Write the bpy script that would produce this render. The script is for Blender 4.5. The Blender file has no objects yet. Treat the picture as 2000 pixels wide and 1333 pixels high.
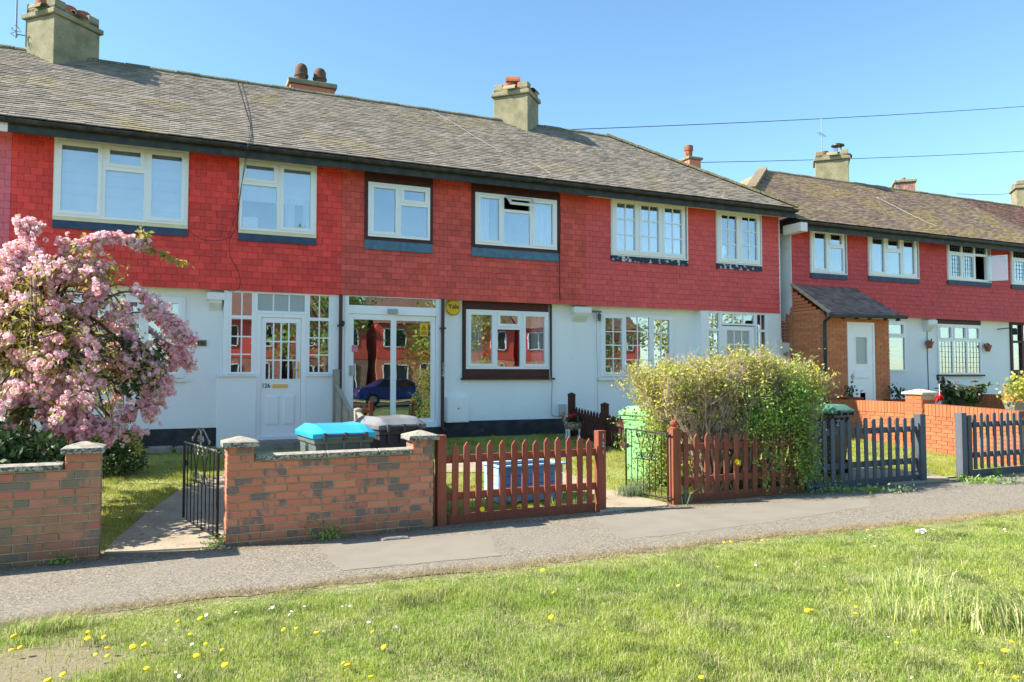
import bpy, math, random
import numpy as np
from mathutils import Matrix, Vector, Euler
R = math.radians
rng = np.random.default_rng(7)
random.seed(7)
SC = bpy.context.scene
COL = SC.collection

# ------------------------------------------------------------------ camera
FPX, YAW, PITCH, EYE = 1500.0, R(24.25), math.atan(65.5 / 1500), 1.62
cd = bpy.data.cameras.new('camera')
cam = bpy.data.objects.new('camera', cd); COL.objects.link(cam)
cd.sensor_width = 36; cd.lens = 36 * FPX / 2000; cd.clip_end = 2000; cd.clip_start = .05
cam.location = (0, 0, EYE); cam.rotation_euler = (R(90) + PITCH, 0, -YAW)
SC.camera = cam

# ------------------------------------------------------------------ sky, sun, exposure
SUN_DIR = Vector((1.15, -.30, -1.0)).normalized()          # the way the light travels
SUN_EL = math.asin(-SUN_DIR.z); SUN_AZ = math.atan2(-SUN_DIR.x, -SUN_DIR.y)
W = bpy.data.worlds.new('World'); SC.world = W; W.use_nodes = True
wn = W.node_tree.nodes; bg = wn['Background']; bg.inputs['Strength'].default_value = .108
sky = wn.new('ShaderNodeTexSky'); sky.sky_type = 'NISHITA'; sky.sun_disc = False
sky.sun_elevation = SUN_EL; sky.sun_rotation = SUN_AZ; sky.air_density = 1.0; sky.dust_density = .3; sky.ozone_density = 2.5
tint = wn.new('ShaderNodeMix'); tint.data_type = 'RGBA'; tint.blend_type = 'MULTIPLY'; tint.inputs[0].default_value = 1; tint.inputs[7].default_value = (.80, .97, .97, 1)
W.node_tree.links.new(sky.outputs['Color'], tint.inputs[6]); W.node_tree.links.new(tint.outputs[2], bg.inputs['Color'])
sl = bpy.data.lights.new('sun', 'SUN'); sl.energy = 4.2; sl.angle = R(.53); sl.color = (1, .93, .80)
sun = bpy.data.objects.new('sun', sl); COL.objects.link(sun)
sun.rotation_euler = SUN_DIR.to_track_quat('-Z', 'Y').to_euler(); sun.location = (-20, 10, 20)
SC.view_settings.view_transform = 'Standard'; SC.view_settings.look = 'None'
SC.view_settings.exposure = 1.42; SC.view_settings.gamma = 1; SC.view_settings.use_curve_mapping = False
SC.cycles.max_bounces = 8; SC.cycles.transparent_max_bounces = 16
SC.cycles.use_denoising = True

# pixel of the 2000x1333 photograph -> point of the real plane it lies on
_r = np.array([math.cos(YAW), -math.sin(YAW), 0]); _f0 = np.array([math.sin(YAW), math.cos(YAW), 0])
_f = _f0 * math.cos(PITCH) + np.array([0, 0, math.sin(PITCH)]); _u = np.cross(_r, _f); _c = np.array([0, 0, EYE])
def ray(px, py): return _f + _r * (px - 1000) / FPX - _u * (py - 666.5) / FPX
def on(px, py, n, d):
    n = np.array(n, float); r = ray(px, py); return _c + r * ((d - n @ _c) / (n @ r))
def at(px, py, Y): return on(px, py, (0, 1, 0), Y)
def gz(Y): return np.clip((Y - 7.9) * .074, 0, .43)          # the gardens rise gently to the houses
def atg(px, py):
    p = on(px, py, (0, -.074, 1), -7.9 * .074)
    return p if p[1] > 7.9 else on(px, py, (0, 0, 1), 0)
def vis(P):                                                  # pixels of many points
    v = P - _c; z = v @ _f; return 1000 + FPX * (v @ _r) / z, 666.5 - FPX * (v @ _u) / z, z

# ------------------------------------------------------------------ materials
class Nodes:
    def __init__(s, name):
        s.m = bpy.data.materials.new(name); s.m.use_nodes = True; s.t = s.m.node_tree; s.n = s.t.nodes
        s.b = s.n['Principled BSDF']; s.out = s.n['Material Output']; s.pos = s.n.new('ShaderNodeNewGeometry')
    def L(s, a, b): s.t.links.new(a, b)
    def new(s, typ, **k):
        n = s.n.new(typ)
        for a, v in k.items(): setattr(n, a, v)
        return n
    def vec(s, scale=(1, 1, 1)):
        m = s.new('ShaderNodeMapping'); m.inputs['Scale'].default_value = scale; s.L(s.pos.outputs['Position'], m.inputs['Vector']); return m.outputs[0]
    def noise(s, scale, detail=4, rough=.55, st=(1, 1, 1)):
        n = s.new('ShaderNodeTexNoise'); n.inputs['Scale'].default_value = scale; n.inputs['Detail'].default_value = detail
        n.inputs['Roughness'].default_value = rough; s.L(s.vec(st), n.inputs['Vector']); return n.outputs['Fac']
    def vor(s, scale, feat='F1', out='Distance', st=(1, 1, 1)):
        n = s.new('ShaderNodeTexVoronoi', feature=feat); n.inputs['Scale'].default_value = scale; s.L(s.vec(st), n.inputs['Vector']); return n.outputs[out]
    def ramp(s, f, a, b, inv=False):
        n = s.new('ShaderNodeMapRange'); n.inputs['From Min'].default_value = a; n.inputs['From Max'].default_value = b
        n.inputs['To Min'].default_value = 1 if inv else 0; n.inputs['To Max'].default_value = 0 if inv else 1; s.L(f, n.inputs['Value']); return n.outputs[0]
    def mix(s, f, a, b):
        n = s.new('ShaderNodeMix', data_type='RGBA')
        if isinstance(f, float): n.inputs[0].default_value = f
        else: s.L(f, n.inputs[0])
        for i, v in ((6, a), (7, b)):
            if isinstance(v, tuple): n.inputs[i].default_value = (*v[:3], 1)
            else: s.L(v, n.inputs[i])
        return n.outputs[2]
    def math(s, op, a, b=0.):
        n = s.new('ShaderNodeMath', operation=op)
        for i, v in ((0, a), (1, b)):
            if isinstance(v, (int, float)): n.inputs[i].default_value = v
            else: s.L(v, n.inputs[i])
        return n.outputs[0]
    def rand(s):
        oi = s.new('ShaderNodeObjectInfo')
        return s.math('FRACT', s.math('ADD', oi.outputs['Random'], s.pos.outputs['Random Per Island']))
    def bump(s, h, strength, dist=.01):
        n = s.new('ShaderNodeBump'); n.inputs['Strength'].default_value = strength; n.inputs['Distance'].default_value = dist
        s.L(h, n.inputs['Height']); s.L(n.outputs[0], s.b.inputs['Normal'])
    def sep(s):
        n = s.new('ShaderNodeSeparateXYZ'); s.L(s.pos.outputs['Position'], n.inputs[0]); return n.outputs
def mat(name, base, rough=.7, c2=None, ns=3., nr=(.4, .65), var=0., c3=None, s3=60., r3=(.68, .74), grain=0., gs=200., bump=0., bs=60., metal=0., spec=.4, st=(1, 1, 1), trans=0., hue=0.):
    N = Nodes(name); c = None
    col = base
    if c2: col = N.mix(N.ramp(N.noise(ns, st=st), *nr), base, c2)
    if c3: col = N.mix(N.ramp(N.noise(s3, 2), *r3), col, c3)
    if var or grain or hue:
        h = N.new('ShaderNodeHueSaturation')
        if isinstance(col, tuple): h.inputs['Color'].default_value = (*col, 1)
        else: N.L(col, h.inputs['Color'])
        v = N.math('ADD', N.math('MULTIPLY', N.rand(), var), 1 - var / 2)
        if grain: v = N.math('ADD', v, N.math('MULTIPLY', N.math('SUBTRACT', N.noise(gs, 2, .7), .5), grain))
        N.L(v, h.inputs['Value'])
        if hue: N.L(N.math('ADD', N.math('MULTIPLY', N.math('FRACT', N.math('MULTIPLY', N.rand(), 7.3)), hue), .5 - hue / 2), h.inputs['Hue'])
        col = h.outputs[0]
    if isinstance(col, tuple): N.b.inputs['Base Color'].default_value = (*col, 1)
    else: N.L(col, N.b.inputs['Base Color'])
    N.b.inputs['Roughness'].default_value = rough; N.b.inputs['Metallic'].default_value = metal; N.b.inputs['Specular IOR Level'].default_value = spec
    if bump: N.bump(N.noise(bs, 5, .6, st=st), bump)
    if trans:
        t = N.new('ShaderNodeBsdfTranslucent'); a = N.new('ShaderNodeMixShader'); a.inputs[0].default_value = trans
        if isinstance(col, tuple): t.inputs[0].default_value = (*col, 1)
        else: N.L(col, t.inputs[0])
        N.L(N.b.outputs[0], a.inputs[1]); N.L(t.outputs[0], a.inputs[2]); N.L(a.outputs[0], N.out.inputs[0])
    return N.m
M = {}
M['render'] = mat('white_render', (.85, .87, .88), .85, c2=(.80, .82, .83), ns=1.2, nr=(.5, .8), bump=.35, bs=90, grain=.07, gs=25, c3=(.68, .68, .64), s3=5, r3=(.70, .92), st=(1, 1, .25))
M['cream'] = mat('cream_paint', (.78, .70, .48), .6, c2=(.70, .62, .42), ns=4)
M['white'] = mat('white_plastic', (.86, .87, .88), .3, spec=.5, c2=(.82, .83, .84), ns=5, nr=(.55, .8))
M['whitewood'] = mat('white_wood_paint', (.80, .80, .78), .5, c2=(.70, .69, .64), ns=7, nr=(.5, .8))
M['black'] = mat('black_gutter_plastic', (.018, .018, .02), .45, c2=(.05, .05, .045), ns=8)
M['fascia'] = mat('black_fascia_board', (.022, .03, .035), .6, c2=(.05, .055, .05), ns=6)
M['plinth'] = mat('black_plinth_paint', (.02, .022, .03), .7, c2=(.045, .045, .05), ns=5, bump=.3)
M['band_navy'] = mat('navy_sill_paint', (.03, .055, .11), .6, c2=(.05, .08, .14), ns=8, c3=(.3, .35, .4), s3=70, r3=(.73, .76))
M['band_blue'] = mat('slate_blue_sill_paint', (.09, .19, .27), .6, c2=(.07, .13, .19), ns=9)
M['band_peel'] = mat('peeling_navy_paint', (.02, .03, .06), .6, c2=(.55, .53, .55), ns=9, nr=(.56, .60))
M['brownwood'] = mat('dark_brown_wood_paint', (.075, .018, .016), .55, c2=(.05, .012, .012), ns=4, st=(1, 1, 6))
M['brownpipe'] = mat('brown_pipe', (.07, .02, .02), .45)
M['curtain'] = mat('pale_blind_cloth', (.78, .80, .82), .8, c2=(.66, .69, .72), ns=2.5, nr=(.4, .7))
M['net'] = mat('curtain_cloth', (.66, .70, .73), .8, c2=(.5, .54, .58), ns=14, st=(3, 3, .1))
M['inside'] = mat('room_plaster', (.30, .27, .24), .9)
M['roomdark'] = mat('room_floor', (.13, .09, .06), .8)
M['lead'] = mat('lead_cames', (.12, .13, .14), .5)
M['gold'] = mat('brass', (.75, .50, .16), .3, metal=.8)
M['metal'] = mat('grey_metal', (.35, .36, .37), .4, metal=.7)
def glass(name, k, tint=(1, 1, 1), obsc=0.):
    N = Nodes(name); N.n.remove(N.b)
    tr = N.new('ShaderNodeBsdfTransparent'); tr.inputs[0].default_value = (*tint, 1)
    gl = N.new('ShaderNodeBsdfGlossy'); gl.inputs['Roughness'].default_value = .0 if not obsc else .12; gl.inputs['Color'].default_value = (.95, .98, 1, 1)
    fr = N.new('ShaderNodeFresnel'); fr.inputs['IOR'].default_value = 1.52
    fac = N.math('MINIMUM', N.math('ADD', N.math('MULTIPLY', fr.outputs[0], 2.0), k), .95)
    bp = N.new('ShaderNodeBump'); bp.inputs['Strength'].default_value = .2 if not obsc else 1.; bp.inputs['Distance'].default_value = .004 if not obsc else .01
    N.L(N.noise(2.2 if not obsc else 90., 1), bp.inputs['Height']); N.L(bp.outputs[0], gl.inputs['Normal'])
    mx = N.new('ShaderNodeMixShader'); N.L(fac, mx.inputs[0])
    if obsc:
        df = N.new('ShaderNodeBsdfDiffuse'); df.inputs[0].default_value = (.5, .56, .54, 1)
        m2 = N.new('ShaderNodeMixShader'); m2.inputs[0].default_value = obsc; N.L(tr.outputs[0], m2.inputs[1]); N.L(df.outputs[0], m2.inputs[2]); N.L(m2.outputs[0], mx.inputs[1])
    else: N.L(tr.outputs[0], mx.inputs[1])
    N.L(gl.outputs[0], mx.inputs[2]); N.L(mx.outputs[0], N.out.inputs[0]); return N.m
M['glass'] = glass('window_glass', .17)
M['glass_door'] = glass('mirror_like_door_glass', .15, (.75, .85, .85))
M['glass_obs'] = glass('obscured_glass', .06, obsc=.5)

def tilemat(name, base, b2, var=.34):
    N = Nodes(name); rd = N.rand()
    c = N.mix(N.ramp(N.noise(1.1, 5), .4, .7), base, b2)
    c = N.mix(N.ramp(N.noise(45, 2, .7, st=(1, 1, .5)), .70, .73), c, (.62, .55, .5))
    c = N.mix(N.math('MULTIPLY', N.ramp(N.noise(9, 3, st=(1, 1, .15)), .62, .75), .35), c, tuple(x * .45 for x in base))
    h = N.new('ShaderNodeHueSaturation'); N.L(c, h.inputs['Color'])
    N.L(N.math('ADD', N.math('MULTIPLY', rd, var), 1 - var / 2), h.inputs['Value'])
    N.L(h.outputs[0], N.b.inputs['Base Color']); N.b.inputs['Roughness'].default_value = .62; N.b.inputs['Specular IOR Level'].default_value = .3
    N.bump(N.noise(70, 4), .25); return N.m
M['tile126'] = tilemat('scarlet_painted_tile', (.80, .070, .055), (.70, .062, .050))
M['tile124'] = tilemat('brick_red_painted_tile', (.70, .100, .072), (.58, .090, .066))
M['tile122'] = tilemat('faded_crimson_painted_tile', (.74, .105, .098), (.66, .098, .09), .16)
M['tile128'] = tilemat('pinkish_painted_tile', (.74, .16, .20), (.68, .14, .18), .16)
M['tile120'] = tilemat('dark_crimson_painted_tile', (.62, .075, .075), (.56, .07, .07), .16)
def rooftile(name, a, b, moss, mossk=(.56, .68), my=None):
    N = Nodes(name)
    c = N.mix(N.ramp(N.noise(1.4, 4), .38, .66), a, b)
    c = N.mix(N.ramp(N.rand(), .0, 1.), c, tuple(x * .62 for x in b))
    mask = N.math('MULTIPLY', N.ramp(N.noise(1.0, 3), mossk[0] - .06, mossk[1]), N.ramp(N.noise(16, 4, .7), .44, .58))
    c = N.mix(mask, c, moss)
    c = N.mix(N.ramp(N.noise(26, 3, .7), .66, .71), c, (.36, .25, .06))
    N.L(c, N.b.inputs['Base Color']); N.b.inputs['Roughness'].default_value = .9; N.b.inputs['Specular IOR Level'].default_value = .15
    N.bump(N.noise(120, 4), .4); return N.m
M['roof1'] = rooftile('grey_concrete_roof_tile', (.36, .305, .25), (.295, .25, .205), (.34, .27, .11), (.60, .74))
M['roof2'] = rooftile('brown_concrete_roof_tile', (.32, .235, .18), (.26, .19, .145), (.36, .27, .09), (.50, .62))
M['roof3'] = rooftile('red_brown_roof_tile', (.26, .14, .11), (.21, .12, .10), (.16, .12, .05))
M['roofporch'] = rooftile('purple_slate_porch_tile', (.40, .27, .235), (.29, .195, .175), (.2, .15, .10))
M['ridge'] = mat('mossy_ridge_tile', (.17, .145, .085), .95, c2=(.10, .11, .045), ns=18, c3=(.42, .40, .33), s3=45, r3=(.60, .66), var=.3, bump=.9, bs=60)
M['ridge2'] = mat('brown_ridge_tile', (.24, .18, .12), .95, c2=(.15, .13, .07), ns=12, var=.3, bump=.7, bs=60)
M['chim'] = mat('weathered_cement_render', (.32, .285, .18), .95, c2=(.21, .195, .115), ns=3.2, c3=(.14, .14, .09), s3=30, r3=(.60, .72), grain=.35, gs=70, bump=.6, bs=50)
M['terra'] = mat('terracotta', (.42, .13, .06), .8, c2=(.28, .09, .05), ns=12, var=.2, bump=.3)
M['terradark'] = mat('sooty_terracotta', (.17, .08, .05), .85, c2=(.07, .05, .035), ns=12, var=.2, bump=.3)
def brickmat(name, a, b, dark, var=.3, dk=(.54, .66), fleck=True, olive=None):
    N = Nodes(name); rd = N.rand(); r2 = N.math('FRACT', N.math('MULTIPLY', rd, 9.7))
    c = N.mix(rd, a, b)
    if dark:
        blot = N.math('ADD', N.noise(11, 3, st=(1, 1, .5)), N.math('MULTIPLY', N.math('SUBTRACT', r2, .5), .42))
        c = N.mix(N.ramp(blot, *dk), c, dark)
    if olive: c = N.mix(N.math('MULTIPLY', N.ramp(N.noise(1.3, 4), .5, .66), .55), c, olive)
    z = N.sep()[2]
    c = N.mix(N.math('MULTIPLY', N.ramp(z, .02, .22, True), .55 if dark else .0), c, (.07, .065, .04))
    if fleck: c = N.mix(N.ramp(N.noise(70, 2, .75), .69, .72), c, (.55, .52, .45))
    N.L(c, N.b.inputs['Base Color']); N.b.inputs['Roughness'].default_value = .9; N.b.inputs['Specular IOR Level'].default_value = .2
    N.bump(N.noise(90, 5, .7), .7, .006); return N.m
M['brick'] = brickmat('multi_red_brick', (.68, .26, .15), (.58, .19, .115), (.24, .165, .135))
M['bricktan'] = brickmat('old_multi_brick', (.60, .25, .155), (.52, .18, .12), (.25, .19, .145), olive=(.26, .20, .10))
M['brickor'] = brickmat('orange_brick', (.46, .17, .075), (.40, .125, .06), None, fleck=False)
M['brickporch'] = brickmat('orange_red_brick', (.62, .23, .11), (.52, .17, .08), None, fleck=False)
M['mortar'] = mat('mortar', (.50, .43, .28), .95, c2=(.38, .33, .21), ns=8, c3=(.5, .46, .36), s3=60, bump=.6, bs=90)
M['mortarlight'] = mat('pale_mortar', (.52, .44, .28), .95, c2=(.42, .35, .22), ns=8, bump=.5, bs=90)
def concretecap():
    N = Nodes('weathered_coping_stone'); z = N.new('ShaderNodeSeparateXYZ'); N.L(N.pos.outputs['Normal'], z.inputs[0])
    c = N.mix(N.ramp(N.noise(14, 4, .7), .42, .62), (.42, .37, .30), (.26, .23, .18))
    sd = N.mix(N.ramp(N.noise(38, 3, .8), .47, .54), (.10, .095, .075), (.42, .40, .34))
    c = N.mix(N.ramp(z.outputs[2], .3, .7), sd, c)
    N.L(c, N.b.inputs['Base Color']); N.b.inputs['Roughness'].default_value = .95; N.bump(N.noise(70, 5, .7), .8, .008); return N.m
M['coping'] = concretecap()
M['capclean'] = mat('pale_cap_stone', (.62, .57, .44), .9, c2=(.5, .46, .36), ns=9, bump=.3)
def woodmat(name, a, b, dirty):
    N = Nodes(name); c = N.mix(N.ramp(N.noise(9, 5, .65, st=(4, 4, .35)), .38, .64), a, b)
    c = N.mix(N.math('MULTIPLY', N.ramp(N.noise(30, 3, .7), .62, .70), .6), c, dirty)
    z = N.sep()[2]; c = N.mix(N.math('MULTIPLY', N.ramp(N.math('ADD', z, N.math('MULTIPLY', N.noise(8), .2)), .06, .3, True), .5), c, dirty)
    h = N.new('ShaderNodeHueSaturation'); N.L(c, h.inputs['Color']); N.L(N.math('ADD', N.math('MULTIPLY', N.rand(), .3), .85), h.inputs['Value'])
    N.L(h.outputs[0], N.b.inputs['Base Color']); N.b.inputs['Roughness'].default_value = .75; N.b.inputs['Specular IOR Level'].default_value = .25
    N.bump(N.noise(25, 5, .7, st=(5, 5, .4)), .5, .006); return N.m
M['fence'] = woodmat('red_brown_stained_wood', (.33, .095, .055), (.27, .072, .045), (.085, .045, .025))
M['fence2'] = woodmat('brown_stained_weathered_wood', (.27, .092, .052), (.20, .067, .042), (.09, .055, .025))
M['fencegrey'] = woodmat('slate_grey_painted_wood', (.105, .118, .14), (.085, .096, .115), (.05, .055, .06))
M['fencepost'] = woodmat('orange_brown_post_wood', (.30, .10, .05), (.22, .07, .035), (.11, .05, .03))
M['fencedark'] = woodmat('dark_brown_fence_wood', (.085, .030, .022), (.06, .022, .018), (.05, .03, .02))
M['larch'] = woodmat('silvered_larch_lap', (.42, .38, .31), (.30, .27, .22), (.22, .18, .12))
M['iron'] = mat('black_wrought_iron', (.02, .018, .018), .5, metal=.3, c3=(.25, .08, .04), s3=50, r3=(.66, .72))
M['ironwhite'] = mat('old_iron_with_pale_scrolls', (.30, .28, .25), .6, c2=(.12, .10, .09), ns=30)
M['bingreen'] = mat('light_green_bin_plastic', (.24, .56, .25), .42, c2=(.21, .49, .22), ns=3)
M['binlidblue'] = mat('sky_blue_bin_plastic', (.03, .42, .66), .35, c2=(.05, .36, .58), ns=4)
M['bingrey'] = mat('grey_green_bin_plastic', (.15, .18, .17), .45, c2=(.12, .145, .14), ns=4)
M['bindark'] = mat('charcoal_bin_plastic', (.045, .05, .058), .45, c2=(.06, .065, .07), ns=5)
M['lidgrey'] = mat('weathered_grey_lid_plastic', (.20, .205, .21), .5, c2=(.15, .155, .16), ns=5)
M['liddkgreen'] = mat('bottle_green_lid_plastic', (.07, .19, .12), .4, c2=(.1, .23, .15), ns=4)
M['rubber'] = mat('black_rubber', (.02, .02, .02), .8)
M['blueplank'] = mat('blue_painted_planks', (.10, .27, .60), .6, c2=(.08, .22, .52), ns=5, var=.12)
M['palebluetrim'] = mat('pale_blue_paint', (.33, .56, .78), .6)
M['soil'] = mat('dark_soil', (.06, .045, .03), .95, c2=(.03, .025, .018), ns=10, bump=.6)
M['yellow'] = mat('yellow_plastic', (.80, .50, .02), .35)
M['yblack'] = mat('black_print', (.02, .02, .02), .6)
M['numcream'] = mat('cream_number', (.70, .60, .42), .6)
M['numblue'] = mat('pale_blue_number', (.30, .62, .66), .6)
M['numpink'] = mat('pink_number', (.70, .24, .22), .6)
M['numgrey'] = mat('grey_number', (.45, .46, .47), .5)
M['plaque'] = mat('wooden_plaque', (.26, .22, .14), .7, c2=(.2, .17, .11), ns=10)
M['bark'] = mat('cherry_bark', (.15, .085, .055), .8, c2=(.09, .06, .045), ns=14, st=(1, 1, .4), bump=.6, bs=40, c3=(.3, .25, .16), s3=20, r3=(.66, .75))
M['twig'] = mat('thin_brown_twig', (.20, .12, .07), .8, var=.5)
M['twigpale'] = mat('pale_privet_stem', (.47, .36, .27), .8, var=.6, c2=(.28, .20, .13), ns=6)
M['leafbronze'] = mat('young_bronze_leaf', (.50, .40, .09), .5, var=.4, c2=(.34, .36, .08), ns=5, trans=.45, hue=.04)
M['leafdark'] = mat('dark_green_leaf', (.035, .075, .025), .5, var=.7, c2=(.06, .11, .03), ns=6, trans=.25)
M['leafyellow'] = mat('yellow_green_privet_leaf', (.55, .54, .10), .5, var=.4, c2=(.40, .42, .10), ns=3.5, trans=.4, hue=.04)
M['leafgreen'] = mat('mid_green_leaf', (.22, .38, .07), .5, var=.5, c2=(.33, .44, .09), ns=5, trans=.4)
M['leafpale'] = mat('pale_grey_green_leaf', (.22, .29, .17), .6, var=.4, trans=.3)
M['flower'] = mat('pink_double_blossom', (.95, .62, .66), .6, var=.12, c2=(.96, .82, .80), ns=7, nr=(.42, .66), c3=(.92, .44, .56), s3=16, r3=(.56, .66), trans=.5, hue=.03)
M['petalred'] = mat('red_petals', (.60, .02, .02), .6, var=.3)
M['petalpink'] = mat('pink_petals', (.75, .25, .3), .6, var=.3, trans=.3)
M['dandelion'] = mat('dandelion_yellow', (.90, .62, .01), .6, var=.2)
M['daisy'] = mat('daisy_white', (.82, .80, .80), .6)
M['stone'] = mat('grey_garden_stone', (.26, .24, .20), .95, c2=(.17, .16, .13), ns=7, bump=.6, bs=30, var=.2)
M['deer'] = mat('woven_wicker', (.50, .36, .24), .85, c2=(.2, .12, .08), ns=40, nr=(.45, .5), bump=.8, bs=60)
M['paper'] = mat('white_paper', (.8, .8, .8), .8)
M['wire'] = mat('black_cable', (.02, .02, .022), .6)
M['wirepale'] = mat('pale_sagging_cable', (.45, .42, .36), .6)
M['doorwood'] = mat('varnished_oak', (.34, .15, .04), .5, c2=(.24, .10, .03), ns=5, st=(6, 6, .5))
M['carblue'] = mat('blue_car_paint', (.02, .05, .28), .25, spec=.6)
M['carglass'] = mat('dark_car_glass', (.02, .025, .03), .08, spec=.8)
M['redtroughs'] = mat('oxblood_plastic', (.25, .02, .015), .45)
M['blackpot'] = mat('black_plastic_pot', (.02, .02, .022), .5)
M['greypot'] = mat('grey_stone_pot', (.22, .23, .24), .7)
M['flankpaint'] = mat('flaking_white_masonry_paint', (.78, .79, .80), .85, c2=(.70, .70, .68), ns=3, bump=.4)

def grassmat(name, a, b, straw, k=.5, kstraw=(.68, .92)):
    N = Nodes(name); rd = N.rand()
    c = N.mix(N.ramp(N.noise(.9, 5, .6), .36, .64), a, b)
    c = N.mix(N.ramp(N.noise(3.5, 4), .48, .66), c, tuple(x * .55 for x in b)); c = N.mix(N.math('MULTIPLY', N.ramp(N.noise(2.3, 5, .7), .56, .70), .6), c, straw)
    c = N.mix(N.ramp(N.math('ADD', rd, N.math('MULTIPLY', N.math('SUBTRACT', N.noise(1.7, 3), .5), .7)), *kstraw), c, straw)
    h = N.new('ShaderNodeHueSaturation'); N.L(c, h.inputs['Color']); N.L(N.math('ADD', N.math('MULTIPLY', N.math('FRACT', N.math('MULTIPLY', rd, 5.1)), k), 1 - k / 2), h.inputs['Value'])
    N.L(h.outputs[0], N.b.inputs['Base Color']); N.b.inputs['Roughness'].default_value = .55; N.b.inputs['Specular IOR Level'].default_value = .3
    t = N.new('ShaderNodeBsdfTranslucent'); N.L(h.outputs[0], t.inputs[0]); x = N.new('ShaderNodeMixShader'); x.inputs[0].default_value = .42
    N.L(N.b.outputs[0], x.inputs[1]); N.L(t.outputs[0], x.inputs[2]); N.L(x.outputs[0], N.out.inputs[0]); return N.m
M['blade'] = grassmat('verge_grass_blade', (.42, .50, .085), (.30, .43, .075), (.64, .58, .34))
M['lawnblade'] = grassmat('lawn_grass_blade', (.48, .50, .06), (.38, .44, .06), (.55, .48, .2))
M['tuft'] = grassmat('tall_grass_blade', (.50, .58, .16), (.38, .50, .12), (.72, .66, .38), kstraw=(.52, .75))
def groundmat(name, a, b, c3):
    N = Nodes(name); c = N.mix(N.ramp(N.noise(1.2, 6, .65), .4, .6), a, b); c = N.mix(N.ramp(N.noise(22, 4, .7), .48, .62), c, c3)
    N.L(c, N.b.inputs['Base Color']); N.b.inputs['Roughness'].default_value = .95; N.bump(N.noise(35, 6, .7), .9, .02); return N.m
M['lawnsoil'] = groundmat('lawn_turf', (.26, .31, .07), (.21, .27, .06), (.42, .35, .19))
M['ground'] = groundmat('rough_grass_ground', (.10, .14, .035), (.08, .12, .03), (.12, .12, .05))
def vergemat():
    N = Nodes('verge_turf'); c = N.mix(N.ramp(N.noise(1.2, 6, .65), .4, .6), (.20, .25, .06), (.15, .20, .045)); c = N.mix(N.ramp(N.noise(22, 4, .7), .46, .6), c, (.42, .34, .20))
    x, y, z = N.sep(); d = N.math('ADD', N.math('POWER', N.math('MULTIPLY', N.math('ADD', x, .75), 1.15), 2.), N.math('POWER', N.math('MULTIPLY', N.math('ADD', y, -5.1), 1.8), 2.))
    c = N.mix(N.ramp(N.math('ADD', d, N.math('MULTIPLY', N.noise(5, 5, .7), .9)), .8, 1.6, True), c, (.26, .215, .12))
    N.L(c, N.b.inputs['Base Color']); N.b.inputs['Roughness'].default_value = .95; N.bump(N.noise(35, 6, .7), .9, .02); return N.m
M['verge'] = vergemat()
M['bare'] = groundmat('trodden_earth', (.33, .25, .17), (.28, .20, .13), (.20, .17, .09))
def asphalt():
    N = Nodes('worn_asphalt')
    sp = N.vor(95, 'F1', 'Color'); bw = N.new('ShaderNodeSeparateColor'); N.L(sp, bw.inputs[0])
    c = N.mix(N.ramp(bw.outputs[0], .1, .9), (.13, .11, .085), (.37, .32, .25))
    c = N.mix(N.math('MULTIPLY', N.ramp(N.noise(1.1, 5, .6), .42, .62), .45), c, (.27, .235, .19))
    c = N.mix(N.math('MULTIPLY', N.ramp(N.noise(4, 5, .7), .55, .7), .25), c, (.12, .11, .10))
    c = N.mix(N.ramp(N.vor(38, 'F1'), .05, .09, True), c, (.10, .09, .085))
    x, y, z = N.sep()
    e1 = N.math('ADD', y, N.math('MULTIPLY', N.noise(6, 5, .7), .5))             # straw and grit along the grass edge
    c = N.mix(N.math('MULTIPLY', N.ramp(e1, 6.14, 6.34, True), .75), c, (.36, .29, .17))
    e2 = N.math('ADD', N.math('SUBTRACT', y, N.math('MULTIPLY', x, .035)), N.math('MULTIPLY', N.noise(5, 5, .7), .6))
    c = N.mix(N.math('MULTIPLY', N.ramp(e2, 7.72, 7.95), .7), c, (.20, .15, .09))
    N.L(c, N.b.inputs['Base Color']); N.b.inputs['Roughness'].default_value = .9; N.b.inputs['Specular IOR Level'].default_value = .25
    N.bump(N.math('ADD', N.vor(130), N.noise(300, 3)), .8, .004); return N.m
M['asphalt'] = asphalt()
M['patch'] = mat('smooth_asphalt_patch', (.262, .228, .180), .92, c2=(.235, .204, .165), ns=2.5, grain=.30, gs=260, bump=.3, bs=200, c3=(.13, .12, .11), s3=120)
M['path'] = mat('worn_concrete_path', (.42, .34, .24), .95, c2=(.33, .27, .19), ns=3, grain=.35, gs=120, bump=.6, bs=60, c3=(.15, .12, .08), s3=25, r3=(.64, .68))
M['roadmat'] = mat('road_asphalt', (.06, .06, .06), .9, grain=.3, gs=100)
M['ironcover'] = mat('old_iron_cover', (.25, .23, .22), .7, c2=(.16, .14, .13), ns=20, bump=.5)
M['debris'] = mat('dead_leaf_litter', (.16, .10, .05), .95, var=.9, c2=(.40, .36, .28), ns=20)
M['straw'] = mat('dry_straw', (.46, .36, .19), .8, var=.6, c2=(.30, .24, .12), ns=6, trans=.3)
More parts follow.
